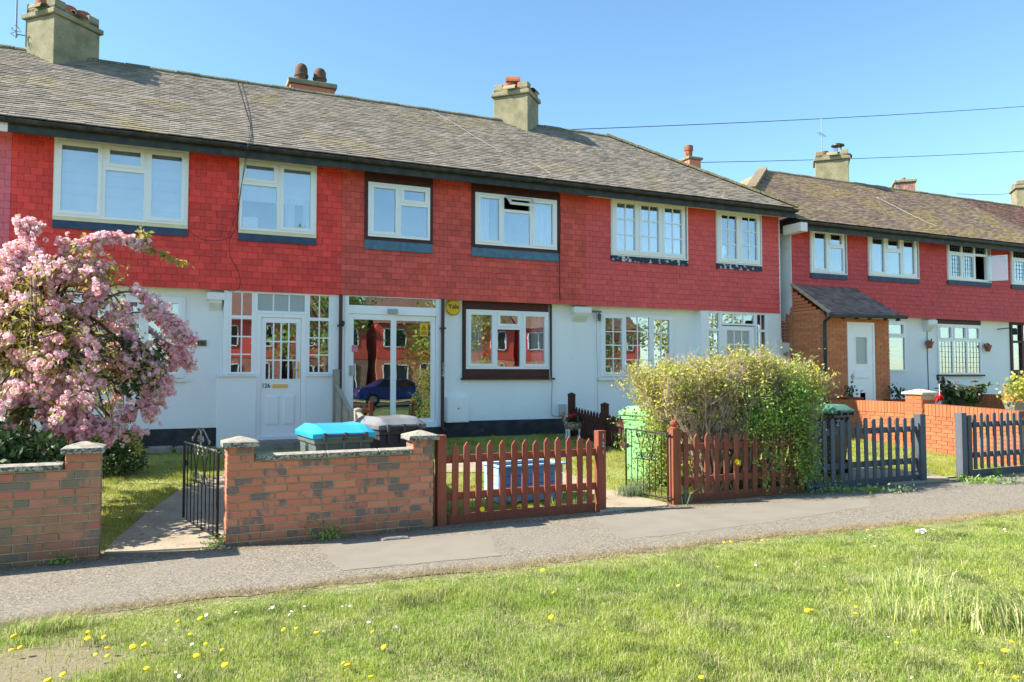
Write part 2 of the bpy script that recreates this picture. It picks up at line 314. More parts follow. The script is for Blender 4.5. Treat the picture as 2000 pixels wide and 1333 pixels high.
# ------------------------------------------------------------------ mesh helpers
WP = {}                                                       # world place of every unrotated parent
def wpos(o): return WP.get(o.name, Vector((0, 0, 0))) if o else Vector((0, 0, 0))
def tag(o, label=None, cat=None, group=None, kind=None):
    if label: o['label'] = label
    if cat: o['category'] = cat
    if group: o['group'] = group
    if kind: o['kind'] = kind
    return o
def thing(name, label, cat, loc=(0, 0, 0), group=None, rz=0.):
    o = bpy.data.objects.new(name, None); COL.objects.link(o); o.location = loc; o.rotation_euler = (0, 0, rz)
    o.empty_display_size = .2; WP[o.name] = Vector(loc); return tag(o, label, cat, group)
def add(name, me, parent=None, label=None, kind=None, local=False):
    o = bpy.data.objects.new(name, me); COL.objects.link(o)
    if parent:
        o.parent = parent
        if not local: o.location = -wpos(parent)
    WP[o.name] = Vector((0, 0, 0)) if not local else wpos(parent)
    return tag(o, label, None, None, kind)
def np_mesh(name, V, F, m, smooth=False):                      # F: (n,3) or (n,4) array, or list of arrays
    me = bpy.data.meshes.new(name); Fs = F if isinstance(F, list) else [F]
    Fs = [np.asarray(f, np.int32) for f in Fs if len(f)]
    loops = np.concatenate([f.ravel() for f in Fs]); tot = np.concatenate([np.full(len(f), f.shape[1], np.int32) for f in Fs])
    st = np.concatenate([[0], np.cumsum(tot)[:-1]]).astype(np.int32)
    me.vertices.add(len(V)); me.vertices.foreach_set('co', np.asarray(V, np.float32).ravel())
    me.loops.add(len(loops)); me.loops.foreach_set('vertex_index', loops)
    me.polygons.add(len(tot)); me.polygons.foreach_set('loop_start', st); me.polygons.foreach_set('loop_total', tot)
    me.polygons.foreach_set('use_smooth', np.full(len(tot), smooth, bool))
    me.update(calc_edges=True); me.materials.append(M[m] if isinstance(m, str) else m); return me
BOXF = [(0, 3, 2, 1), (4, 5, 6, 7), (0, 1, 5, 4), (1, 2, 6, 5), (2, 3, 7, 6), (3, 0, 4, 7)]
BOXV = np.array([(-.5, -.5, -.5), (.5, -.5, -.5), (.5, .5, -.5), (-.5, .5, -.5), (-.5, -.5, .5), (.5, -.5, .5), (.5, .5, .5), (-.5, .5, .5)])
class MB:
    def __init__(s): s.v = []; s.f = []
    def raw(s, vs, fs):
        n = len(s.v); s.v += [tuple(map(float, v)) for v in vs]; s.f += [tuple(i + n for i in f) for f in fs]; return s
    def box(s, x0, x1, y0, y1, z0, z1):
        return s.raw([(x0, y0, z0), (x1, y0, z0), (x1, y1, z0), (x0, y1, z0), (x0, y0, z1), (x1, y0, z1), (x1, y1, z1), (x0, y1, z1)], BOXF)
    def obox(s, c, u, v, w, a, b, d):                          # centre, three axes, three full sizes
        c = np.array(c, float); A = np.array([np.array(u) * a, np.array(v) * b, np.array(w) * d], float)
        return s.raw(BOXV @ A + c, BOXF)
    def beam(s, p, q, w, h, up=(0, 0, 1)):
        p = np.array(p, float); q = np.array(q, float); d = q - p; L = np.linalg.norm(d); d /= L
        sd = np.cross(d, up); sd /= np.linalg.norm(sd); u = np.cross(sd, d); return s.obox((p + q) / 2, d, sd, u, L, w, h)
    def prism(s, poly, axis, a, b):                            # polygon of (i,j) pairs extruded along axis from a to b
        n = len(poly); vs = []
        for t in (a, b):
            for (i, j) in poly: vs.append({'x': (t, i, j), 'y': (i, t, j), 'z': (i, j, t)}[axis])
        fs = [tuple(range(n)), tuple(range(2 * n - 1, n - 1, -1))] + [(k, (k + 1) % n, n + (k + 1) % n, n + k)[::-1] for k in range(n)]
        return s.raw(vs, fs)
    def tube(s, pts, r, n=6, closed=False, cap=True):
        P = [np.array(p, float) for p in pts]; rr = r if hasattr(r, '__len__') else [r] * len(P); rings = []
        up = np.array([0., 0, 1])
        for i, p in enumerate(P):
            d = P[min(i + 1, len(P) - 1)] - P[max(i - 1, 0)]; d /= (np.linalg.norm(d) + 1e-9)
            a = np.cross(d, up)
            if np.linalg.norm(a) < .15: a = np.cross(d, (0, 1, 0))
            a /= np.linalg.norm(a); b = np.cross(d, a)
            rings.append([p + rr[i] * (a * math.cos(t) + b * math.sin(t)) for t in [2 * math.pi * k / n for k in range(n)]])
        vs = [v for rg in rings for v in rg]; fs = []
        for i in range(len(P) - 1):
            for k in range(n): fs.append((i * n + k, i * n + (k + 1) % n, (i + 1) * n + (k + 1) % n, (i + 1) * n + k))
        if cap: fs += [tuple(range(n))[::-1], tuple(range((len(P) - 1) * n, len(P) * n))]
        return s.raw(vs, fs)
    def lathe(s, c, prof, n=20, rz=None):                      # prof: (r,z)
        vs = []; fs = []; m = len(prof)
        for (r, z) in prof:
            for k in range(n): t = 2 * math.pi * k / n; vs.append((c[0] + r * math.cos(t), c[1] + r * math.sin(t), c[2] + z))
        for i in range(m - 1):
            for k in range(n): fs.append((i * n + k, i * n + (k + 1) % n, (i + 1) * n + (k + 1) % n, (i + 1) * n + k))
        fs += [tuple(range(n))[::-1], tuple(range((m - 1) * n, m * n))]
        return s.raw(vs, fs)
    def mesh(s, name, m, smooth=False):
        me = bpy.data.meshes.new(name); me.from_pydata(s.v, [], s.f); me.update(); me.polygons.foreach_set('use_smooth', [False] * len(me.polygons)); me.materials.append(M[m] if isinstance(m, str) else m)
        if smooth: me.polygons.foreach_set('use_smooth', [True] * len(me.polygons)); sharp(me)
        return me
    def build(s, name, m, parent=None, label=None, kind=None, smooth=False, local=False):
        return add(name, s.mesh(name, m, smooth), parent, label, kind, local)
def sharp(me, ang=.7):
    try: me.set_sharp_from_angle(angle=ang)
    except Exception: pass
def bevel(o, w=.006, seg=2):
    b = o.modifiers.new('edge', 'BEVEL'); b.width = w; b.segments = seg; b.limit_method = 'ANGLE'; b.angle_limit = R(40); return o
def text(s, name, size, loc, m, parent, depth=.004, rot=(R(90), 0, 0), align='CENTER', xs=1.):
    c = bpy.data.curves.new(name, 'FONT'); c.body = s; c.size = size; c.extrude = depth; c.align_x = align; c.align_y = 'CENTER'
    t = bpy.data.objects.new('tmp', c); COL.objects.link(t); bpy.context.view_layer.update()
    me = bpy.data.meshes.new_from_object(t); bpy.data.objects.remove(t); me.materials.clear(); me.materials.append(M[m])
    o = add(name, me, parent, local=True); o.location = Vector(loc) - wpos(parent); o.rotation_euler = rot; o.scale = (xs, 1, 1); return o

CHV = np.array([(-.5, .5, -.5), (.5, .5, -.5), (.5, .5, .5), (-.5, .5, .5), (-.5, -.42, -.5), (.5, -.42, -.5), (.5, -.42, .5), (-.5, -.42, .5),
                (-.48, -.5, -.45), (.48, -.5, -.45), (.48, -.5, .45), (-.48, -.5, .45)])
CHF = [(0, 3, 2, 1), (0, 1, 5, 4), (1, 2, 6, 5), (2, 3, 7, 6), (3, 0, 4, 7), (4, 5, 9, 8), (5, 6, 10, 9), (6, 7, 11, 10), (7, 4, 8, 11), (8, 9, 10, 11)]
_unit = {}
def unit(m, ch, s):
    k = (m, ch, round(s[0] / .004), round(s[1] / .004), round(s[2] / .004))
    if k not in _unit: _unit[k] = MB().raw((CHV if ch else BOXV) * np.array(s), CHF if ch else BOXF).mesh('piece_' + m, m)
    return _unit[k]
def pieces(name, m, parent, items, cap=300, ch=False, many=None, group=None):
    """items: (centre, (w,d,h), (rx,ry,rz)); the `cap` that show largest are objects, the rest one stuff part"""
    def key(it):
        c = np.array(it[0]); v = c - _c; z = v @ _f
        if z < .3: return 1e9
        px = 1000 + FPX * (v @ _r) / z; py = 666.5 - FPX * (v @ _u) / z
        out = max(0, -px, px - 2000, -py, py - 1333)
        return np.linalg.norm(v) + out * .1
    items = sorted(items, key=key); big, rest = items[:cap], items[cap:]
    wp = wpos(parent)
    for (c, s, r) in big:
        o = bpy.data.objects.new(name, unit(m, ch, s)); COL.objects.link(o); o.parent = parent
        o.location = Vector(c) - wp; o.rotation_euler = r
    if rest:
        V = []; F = []; B = CHV if ch else BOXV; BF = np.array([f for f in (CHF if ch else BOXF)])
        for k, (c, s, r) in enumerate(rest):
            Rm = np.array(Euler(r).to_matrix()); V.append((B * np.array(s)) @ Rm.T + np.array(c)); F.append(BF + k * len(B))
        add(many or name + 's', np_mesh(name + '_rest', np.concatenate(V), np.concatenate(F), m), parent, kind='stuff')

def courses(x0, x1, z0, z1, w, h, gap, holes=(), off=.5, jit=0., minw=.02):
    """running bond over a rectangle with rectangular holes: list of (xa, xb, za, zb)"""
    out = []; z = z0; k = 0
    while z < z1 - .01:
        zt = min(z + h, z1); zm = (z + zt) / 2
        iv = [(x0, x1)]
        for (a, b, c, d) in holes:
            if zt > c + .015 and z < d - .015:
                nv = []
                for (p, q) in iv:
                    if b <= p or a >= q: nv.append((p, q)); continue
                    if a > p: nv.append((p, a))
                    if b < q: nv.append((b, q))
                iv = nv
        st = x0 - w + (k % 2) * w * off
        for (p, q) in iv:
            x = st + math.floor((p - st) / w) * w
            while x < q:
                a, b = max(x, p), min(x + w, q)
                if b - a > minw: out.append((a + (gap / 2), b - gap / 2, z, zt - gap))
                x += w
        z += h; k += 1
    return out
def cellwall(mb, x0, x1, z0, z1, y0, y1, holes):
    """a wall slab in XZ with rectangular openings, reveals included"""
    xs = sorted({x0, x1, *[v for h in holes for v in h[:2] if x0 < v < x1]}); zs = sorted({z0, z1, *[v for h in holes for v in h[2:] if z0 < v < z1]})
    def solid(i, j):
        if i < 0 or j < 0 or i >= len(xs) - 1 or j >= len(zs) - 1: return False
        cx, cz = (xs[i] + xs[i + 1]) / 2, (zs[j] + zs[j + 1]) / 2
        return not any(a < cx < b and c < cz < d for (a, b, c, d) in holes)
    for i in range(len(xs) - 1):
        for j in range(len(zs) - 1):
            if not solid(i, j): continue
            a, b, c, d = xs[i], xs[i + 1], zs[j], zs[j + 1]
            mb.raw([(a, y0, c), (b, y0, c), (b, y0, d), (a, y0, d)], [(0, 1, 2, 3)]); mb.raw([(a, y1, c), (b, y1, c), (b, y1, d), (a, y1, d)], [(3, 2, 1, 0)])
            if not solid(i - 1, j): mb.raw([(a, y0, c), (a, y0, d), (a, y1, d), (a, y1, c)], [(0, 1, 2, 3)])
            if not solid(i + 1, j): mb.raw([(b, y0, c), (b, y0, d), (b, y1, d), (b, y1, c)], [(3, 2, 1, 0)])
            if not solid(i, j - 1): mb.raw([(a, y0, c), (b, y0, c), (b, y1, c), (a, y1, c)], [(3, 2, 1, 0)])
            if not solid(i, j + 1): mb.raw([(a, y0, d), (b, y0, d), (b, y1, d), (a, y1, d)], [(0, 1, 2, 3)])
    return mb

# leaves / petals / blades -------------------------------------------------
def quads(C, size, rngs=rng, aspect=1.6, updir=None, cup=0.):
    """random leaf quads (diamonds) round centres C"""
    n = len(C); s = np.broadcast_to(size, (n,))[:, None]
    d = rngs.normal(size=(n, 3)); d /= np.linalg.norm(d, axis=1)[:, None]
    if updir is not None: d = d + updir; d /= np.linalg.norm(d, axis=1)[:, None]
    e = rngs.normal(size=(n, 3)); e -= (e * d).sum(1)[:, None] * d; e /= np.linalg.norm(e, axis=1)[:, None]
    nn = np.cross(d, e)
    V = np.stack([C, C + d * s * .5 * aspect + e * s * .5 + nn * s * cup, C + d * s * aspect, C + d * s * .5 * aspect - e * s * .5 + nn * s * cup], 1).reshape(-1, 3)
    return V, np.arange(4 * n).reshape(n, 4)
def pompoms(C, rad, k=10, rngs=rng):
    """double blossoms: k petals standing round each centre"""
    n = len(C); CC = np.repeat(C, k, 0); s = np.repeat(np.broadcast_to(rad, (n,)), k)[:, None]
    d = rngs.normal(size=(n * k, 3)); d /= np.linalg.norm(d, axis=1)[:, None]
    e = rngs.normal(size=(n * k, 3)); e -= (e * d).sum(1)[:, None] * d; e /= np.linalg.norm(e, axis=1)[:, None]; g = np.cross(d, e)
    P = CC + d * s * .55
    V = np.stack([P - e * s * .5 - g * s * .25, P + e * s * .5 - g * s * .25, P + e * s * .42 + g * s * .42 + d * s * .35, P - e * s * .42 + g * s * .42 + d * s * .35], 1).reshape(-1, 3)
    return V, np.arange(4 * n * k).reshape(n * k, 4)
def blades(P, H, Wd, lean=.45, two=True, rngs=rng, leandir=None):
    n = len(P); a = rngs.uniform(0, 2 * np.pi, n); side = np.stack([np.cos(a), np.sin(a), np.zeros(n)], 1)
    b = rngs.uniform(0, 2 * np.pi, n); ln = rngs.uniform(.05, 1, n) ** 1.2 * lean
    L = np.stack([np.cos(b), np.sin(b), np.zeros(n)], 1) * ln[:, None]
    if leandir is not None: L = L + np.array(leandir)
    H = H[:, None]; w = (Wd if hasattr(Wd, '__len__') else np.full(n, Wd))[:, None] / 2; up = np.array([0, 0, 1.])
    if two:
        mid = P + L * H * .32 + up * H * .58; tip = P + L * H * 1.1 + up * H * (1 - .25 * np.minimum(ln, 1))[:, None]
        V = np.stack([P - side * w, P + side * w, mid + side * w * .8, mid - side * w * .8, tip], 1).reshape(-1, 3)
        i = np.arange(n) * 5; return V, [np.stack([i, i + 1, i + 2, i + 3], 1), np.stack([i + 3, i + 2, i + 4], 1)]
    tip = P + L * H + up * H
    V = np.stack([P - side * w, P + side * w, tip], 1).reshape(-1, 3); i = np.arange(n) * 3
    return V, [np.stack([i, i + 1, i + 2], 1)]
def vnoise(x, y, s, seed=0):                                   # cheap smooth value noise for placing things
    r = np.random.default_rng(seed).random((64, 64)); X = x / s + 100; Y = y / s + 100; i = np.floor(X).astype(int); j = np.floor(Y).astype(int)
    fx = X - i; fy = Y - j; fx = fx * fx * (3 - 2 * fx); fy = fy * fy * (3 - 2 * fy); g = lambda a, b: r[a % 64, b % 64]
    return (g(i, j) * (1 - fx) + g(i + 1, j) * fx) * (1 - fy) + (g(i, j + 1) * (1 - fx) + g(i + 1, j + 1) * fx) * fy
def many_tubes(P, Q, r0, r1, bend=None):
    """thin three-sided twigs from P to Q"""
    n = len(P); d = Q - P; L = np.linalg.norm(d, axis=1)[:, None] + 1e-9; d = d / L
    a = np.cross(d, np.array([.3, .9, .2])); a /= np.linalg.norm(a, axis=1)[:, None] + 1e-9; b = np.cross(d, a)
    r0 = np.broadcast_to(r0, (n,))[:, None]; r1 = np.broadcast_to(r1, (n,))[:, None]
    V = np.concatenate([(P[:, None] + r0[:, None] * (a[:, None] * c + b[:, None] * s)) for (c, s) in ((1, 0), (-.5, .866), (-.5, -.866))] +
                       [(Q[:, None] + r1[:, None] * (a[:, None] * c + b[:, None] * s)) for (c, s) in ((1, 0), (-.5, .866), (-.5, -.866))], 1).reshape(-1, 3)
    i = np.arange(n) * 6; F = np.concatenate([np.stack([i + k, i + (k + 1) % 3, i + 3 + (k + 1) % 3, i + 3 + k], 1) for k in range(3)])
    return V, F
M['bed'] = mat('dark_batten_shadow_gap', (.05, .02, .018), .9)
# ------------------------------------------------------------------ the setting: ground, verge, pavement, gardens
def sheet(name, V, F, m, kind='structure', label=None):
    o = add(name, np_mesh(name, np.array(V, float), F, m)); o['kind'] = kind
    if label: o['label'] = label
    return o
def yfence(x): return 7.72 + .030 * x
def yedge(x): return 6.03 + .0 * x + .10 * np.sin(x * 1.3 + .5) * .4 - .012 * np.maximum(x - 3, 0) ** 1.35
sheet('ground', [(-400, -400, -.06), (600, -400, -.06), (600, 700, -.06), (-400, 700, -.06)], np.array([(0, 1, 2, 3)]), 'ground')
def gridsheet(name, xs, ylo, yhi, ny, zf, m):
    V = []; F = []
    for i, x in enumerate(xs):
        a, b = ylo(x), yhi(x)
        for j in range(ny + 1):
            y = a + (b - a) * j / ny; V.append((x, y, zf(x, y)))
    n = ny + 1
    for i in range(len(xs) - 1):
        for j in range(ny): F.append((i * n + j, (i + 1) * n + j, (i + 1) * n + j + 1, i * n + j + 1))
    return sheet(name, V, np.array(F), m)
def zverge(x, y): return -.012 + .018 * (float(vnoise(np.array([x]), np.array([y]), .7, 3)[0]) - .5) - max(0, 3.2 - y) * .01
gridsheet('verge', np.arange(-9, 34, .25), lambda x: -9.6, lambda x: yedge(x) + .22, 60, zverge, 'verge')
gridsheet('pavement', np.arange(-14, 40, .2), lambda x: yedge(x) + .03 * math.sin(x * 7.1) + .02 * math.sin(x * 17.3), lambda x: yfence(x) + .45, 9, lambda x, y: -.008 + .012 * min(1, (y - yedge(x)) / .35), 'asphalt')
# a long trench patch of smoother asphalt, and a second one farther on
def poly_sheet(name, pts, z, m):
    if m == 'patch': pts = [(x, max(y, float(yedge(np.float64(x))) + .36)) for x, y in pts]
    P = [np.array(p) for p in pts]; pts = []
    for i in range(len(P)):                                     # a slightly ragged outline
        a, b = P[i], P[(i + 1) % len(P)]; n_ = max(2, int(np.linalg.norm(b - a) / .07))
        for k in range(n_): pts.append(tuple(a + (b - a) * k / n_ + rng.normal(size=2) * .010))
    V = [(x, y, z) for (x, y) in pts]; o = sheet(name, V, [np.array([tuple(range(len(V)))])], m); return o
pp = [(622, 1070), (700, 1057), (860, 1048), (960, 1045), (968, 1078), (1002, 1098), (1002, 1102), (840, 1126), (690, 1143), (672, 1120), (640, 1090)]
poly_sheet('pavement_patch', [tuple(on(*p, (0, 0, 1), 0)[:2]) for p in pp], .0054, 'patch')
pp = [(1140, 1005), (1240, 1000), (1500, 985), (1700, 975), (1700, 990), (1500, 1022), (1290, 1048), (1215, 1055), (1180, 1028)]
poly_sheet('pavement_patch', [tuple(on(*p, (0, 0, 1), 0)[:2]) for p in pp], .0054, 'patch')
pp = [(0, 1262), (60, 1258), (140, 1272), (165, 1300), (110, 1320), (60, 1345), (0, 1370), (-60, 1345), (-60, 1275)]
if 0: poly_sheet('bare_ground_patch', [tuple(on(*p, (0, 0, 1), 0)[:2]) for p in pp], .010, 'bare')
gridsheet('road', np.arange(-60, 100, 8.), lambda x: -17.5, lambda x: -11.2, 1, lambda x, y: -.04, 'roadmat')
gridsheet('far_pavement', np.arange(-60, 100, 8.), lambda x: -20., lambda x: -17.5, 1, lambda x, y: .02, 'asphalt')
gx = np.arange(-14, 40, .5)
gridsheet('garden_lawn', gx, lambda x: yfence(x) + .13, lambda x: 14.2, 12, lambda x, y: float(gz(y)) + .006 * min(1, y - yfence(x)), 'lawnsoil')
def path_sheet(name, pts, m='path', dz=.02):
    P = [atg(*p) for p in pts]; P = [(p[0], max(p[1], yfence(p[0]) - .02), max(p[2], 0.)) for p in P]; n = len(P)
    V = [(p[0], p[1], p[2] + dz) for p in P] + [(p[0], p[1], p[2] - .05) for p in P]
    return sheet(name, V, [np.array([tuple(range(n))]), np.array([(k, n + k, n + (k + 1) % n, (k + 1) % n) for k in range(n)])], m)
path_sheet('garden_path', [(203, 1084), (224, 1058), (253, 1035), (290, 1002), (345, 964), (392, 943), (437, 928), (520, 900), (700, 885), (700, 915), (560, 950), (475, 1000), (440, 1071)])
path_sheet('garden_path', [(1172, 1003), (1178, 958), (1206, 962), (1240, 972), (1300, 985), (1310, 992)], dz=.022)
path_sheet('garden_path', [(864, 902), (980, 900), (1100, 925), (1178, 950), (1185, 975), (1100, 948), (980, 925), (864, 925)], dz=.020)
path_sheet('garden_path', [(1640, 925), (1700, 918), (1800, 925), (1850, 936), (1890, 944), (1890, 950), (1800, 950), (1640, 945)], dz=.02)

# ------------------------------------------------------------------ windows and doors
T = 13.5
def window(parent, x0, x1, z0, z1, Y, cols, fm='white', fw=.045, mw=.055, depth=.07, gl='glass', blind=None, skip=(), lead=(), label=None, sashw=.045, barm='white'):
    """cols: [(width share, [(height share, sash?, (bars x, bars z)), ... top to bottom])]"""
    mb = MB(); mb.box(x0, x1, Y, Y + depth, z1 - fw, z1); mb.box(x0, x1, Y, Y + depth, z0, z0 + fw)
    mb.box(x0, x0 + fw, Y, Y + depth, z0 + fw, z1 - fw); mb.box(x1 - fw, x1, Y, Y + depth, z0 + fw, z1 - fw)
    ix0, ix1, iz0, iz1 = x0 + fw, x1 - fw, z0 + fw, z1 - fw
    tot = sum(c[0] for c in cols); wfree = (ix1 - ix0) - mw * (len(cols) - 1); x = ix0; cells = []
    for ci, (cw, rows) in enumerate(cols):
        w = wfree * cw / tot
        if ci: mb.box(x - mw, x, Y + .001, Y + depth - .001, iz0, iz1)
        rt = sum(r[0] for r in rows); hfree = (iz1 - iz0) - mw * (len(rows) - 1); z = iz1
        for ri, r in enumerate(rows):
            h = hfree * r[0] / rt
            if ri: mb.box(x, x + w, Y + .002, Y + depth - .002, z, z + mw)
            cells.append((ci, ri, x, x + w, z - h, z, r)); z -= h + mw
        x += w + mw
    wd = mb.build('window', fm, parent, label)
    for (ci, ri, a, b, c, d, r) in cells:
        if r[1]:
            s = MB(); q = sashw; yy = Y - .014
            if (ci, ri) in skip: pass
            else:
                s.box(a, b, yy, Y + .04, d - q, d); s.box(a, b, yy, Y + .04, c, c + q); s.box(a, a + q, yy, Y + .04, c + q, d - q); s.box(b - q, b, yy, Y + .04, c + q, d - q)
                s.build('sash', fm, wd)
            a, b, c, d = a + q, b - q, c + q, d - q
        if (ci, ri) in skip: continue
        MB().box(a, b, Y + .026, Y + .032, c, d).build('pane', gl, wd)
        nx, nz = r[2] if len(r) > 2 else (1, 1)
        if nx * nz > 1:
            g = MB(); t = .011
            ld = (ci, ri) in lead
            if ld: t = .004
            for k in range(1, nx): xx = a + (b - a) * k / nx; g.box(xx - t, xx + t, Y + .018, Y + .0255, c, d)
            for k in range(1, nz): zz = c + (d - c) * k / nz; g.box(a, b, Y + .0165, Y + .0250, zz - t, zz + t)
            g.build('glazing_bar', 'lead' if ld else barm, wd)
    if blind:
        for (bm, a, b, c, d, kind) in blind:                   # material, shares of the opening
            xa, xb = x0 + (x1 - x0) * a, x0 + (x1 - x0) * b; za, zb = z0 + (z1 - z0) * c, z0 + (z1 - z0) * d
            if d > .9: zb += .14 if kind != 'roman' else .05
            if kind == 'roman':
                g = MB(); n = max(2, int((zb - za) / .17)); hh = (zb - za) / n
                for k in range(n): g.raw([(xa, Y + .095, za + k * hh), (xb, Y + .095, za + k * hh), (xb, Y + .08, za + k * hh + .004), (xa, Y + .08, za + k * hh + .004), (xb, Y + .095, za + (k + 1) * hh), (xa, Y + .095, za + (k + 1) * hh)], [(0, 1, 2, 3), (3, 2, 4, 5)])
                g.build('blind', bm, wd)
            elif kind == 'slat':
                g = MB(); n = max(2, int((zb - za) / .11)); hh = (zb - za) / n
                for k in range(n): g.box(xa, xb, Y + .11, Y + .115, za + k * hh, za + k * hh + hh * .62)
                g.build('blind', bm, wd)
            else:
                n = max(6, int((xb - xa) / .018)); V = []; F = []
                for k in range(n + 1):
                    t = k / n; xx = xa + (xb - xa) * t; yy = Y + .085 + .02 * math.sin(t * (xb - xa) * 75 + 1.3 * math.sin(9 * t))
                    V += [(xx, yy, za), (xx, yy, zb)]
                    if k: F.append((2 * k - 2, 2 * k, 2 * k + 1, 2 * k - 1))
                MB().raw(V, F).build('curtain', bm, wd)
    return wd
def full(w=1., s=True, bars=(1, 1)): return (w, [(1, s, bars)])

def door(parent, x0, x1, z0, z1, Y, g, bars, panels, m='white', gl='glass', num=None, letter=None, handle=None, label=None, arched=False):
    mb = MB(); cellwall(mb, x0, x1, z0, z1, Y, Y + .05, [g]); d = mb.build('door', m, parent, label)
    a, b, c, e = g
    MB().box(a, b, Y + .02, Y + .026, c, e).build('pane', gl, d)
    s = MB(); q = .022
    for (p, r, u, v) in ((a - q, b + q, e, e + q), (a - q, b + q, c - q, c), (a - q, a, c, e), (b, b + q, c, e)): s.box(p, r, Y - .008, Y + .004, u, v)
    s.build('moulding', m, d)
    nx, nz = bars
    if nx * nz > 1:
        s = MB()
        for k in range(1, nx): x = a + (b - a) * k / nx; s.box(x - .012, x + .012, Y + .006, Y + .0195, c, e)
        for k in range(1, nz): z = c + (e - c) * k / nz; s.box(a, b, Y + .0045, Y + .019, z - .012, z + .012)
        s.build('glazing_bar', m, d)
    for (a, b, c, e) in panels:
        s = MB(); s.raw([(a, Y - .001, c), (b, Y - .001, c), (b, Y - .001, e), (a, Y - .001, e), (a + .03, Y - .014, c + .03), (b - .03, Y - .014, c + .03), (b - .03, Y - .014, e - .03), (a + .03, Y - .014, e - .03)],
              [(0, 1, 5, 4), (1, 2, 6, 5), (2, 3, 7, 6), (3, 0, 4, 7), (4, 5, 6, 7)]); s.build('panel', m, d)
    if letter: MB().box(letter[0], letter[1], Y - .012, Y + .001, letter[2], letter[3]).build('letterbox', 'gold' if m == 'white' and num else 'white', d)
    if handle: MB().box(handle[0], handle[1], Y - .02, Y + .001, handle[2], handle[3]).tube([(handle[0] - .05, Y - .03, (handle[2] + handle[3]) / 2), (handle[1], Y - .03, (handle[2] + handle[3]) / 2)], .010).build('handle', 'gold' if num else 'metal', d)
    if num: text(num[0], 'number', num[3], (num[1], Y - .006, num[2]), 'yblack', d, xs=.9)
    return d

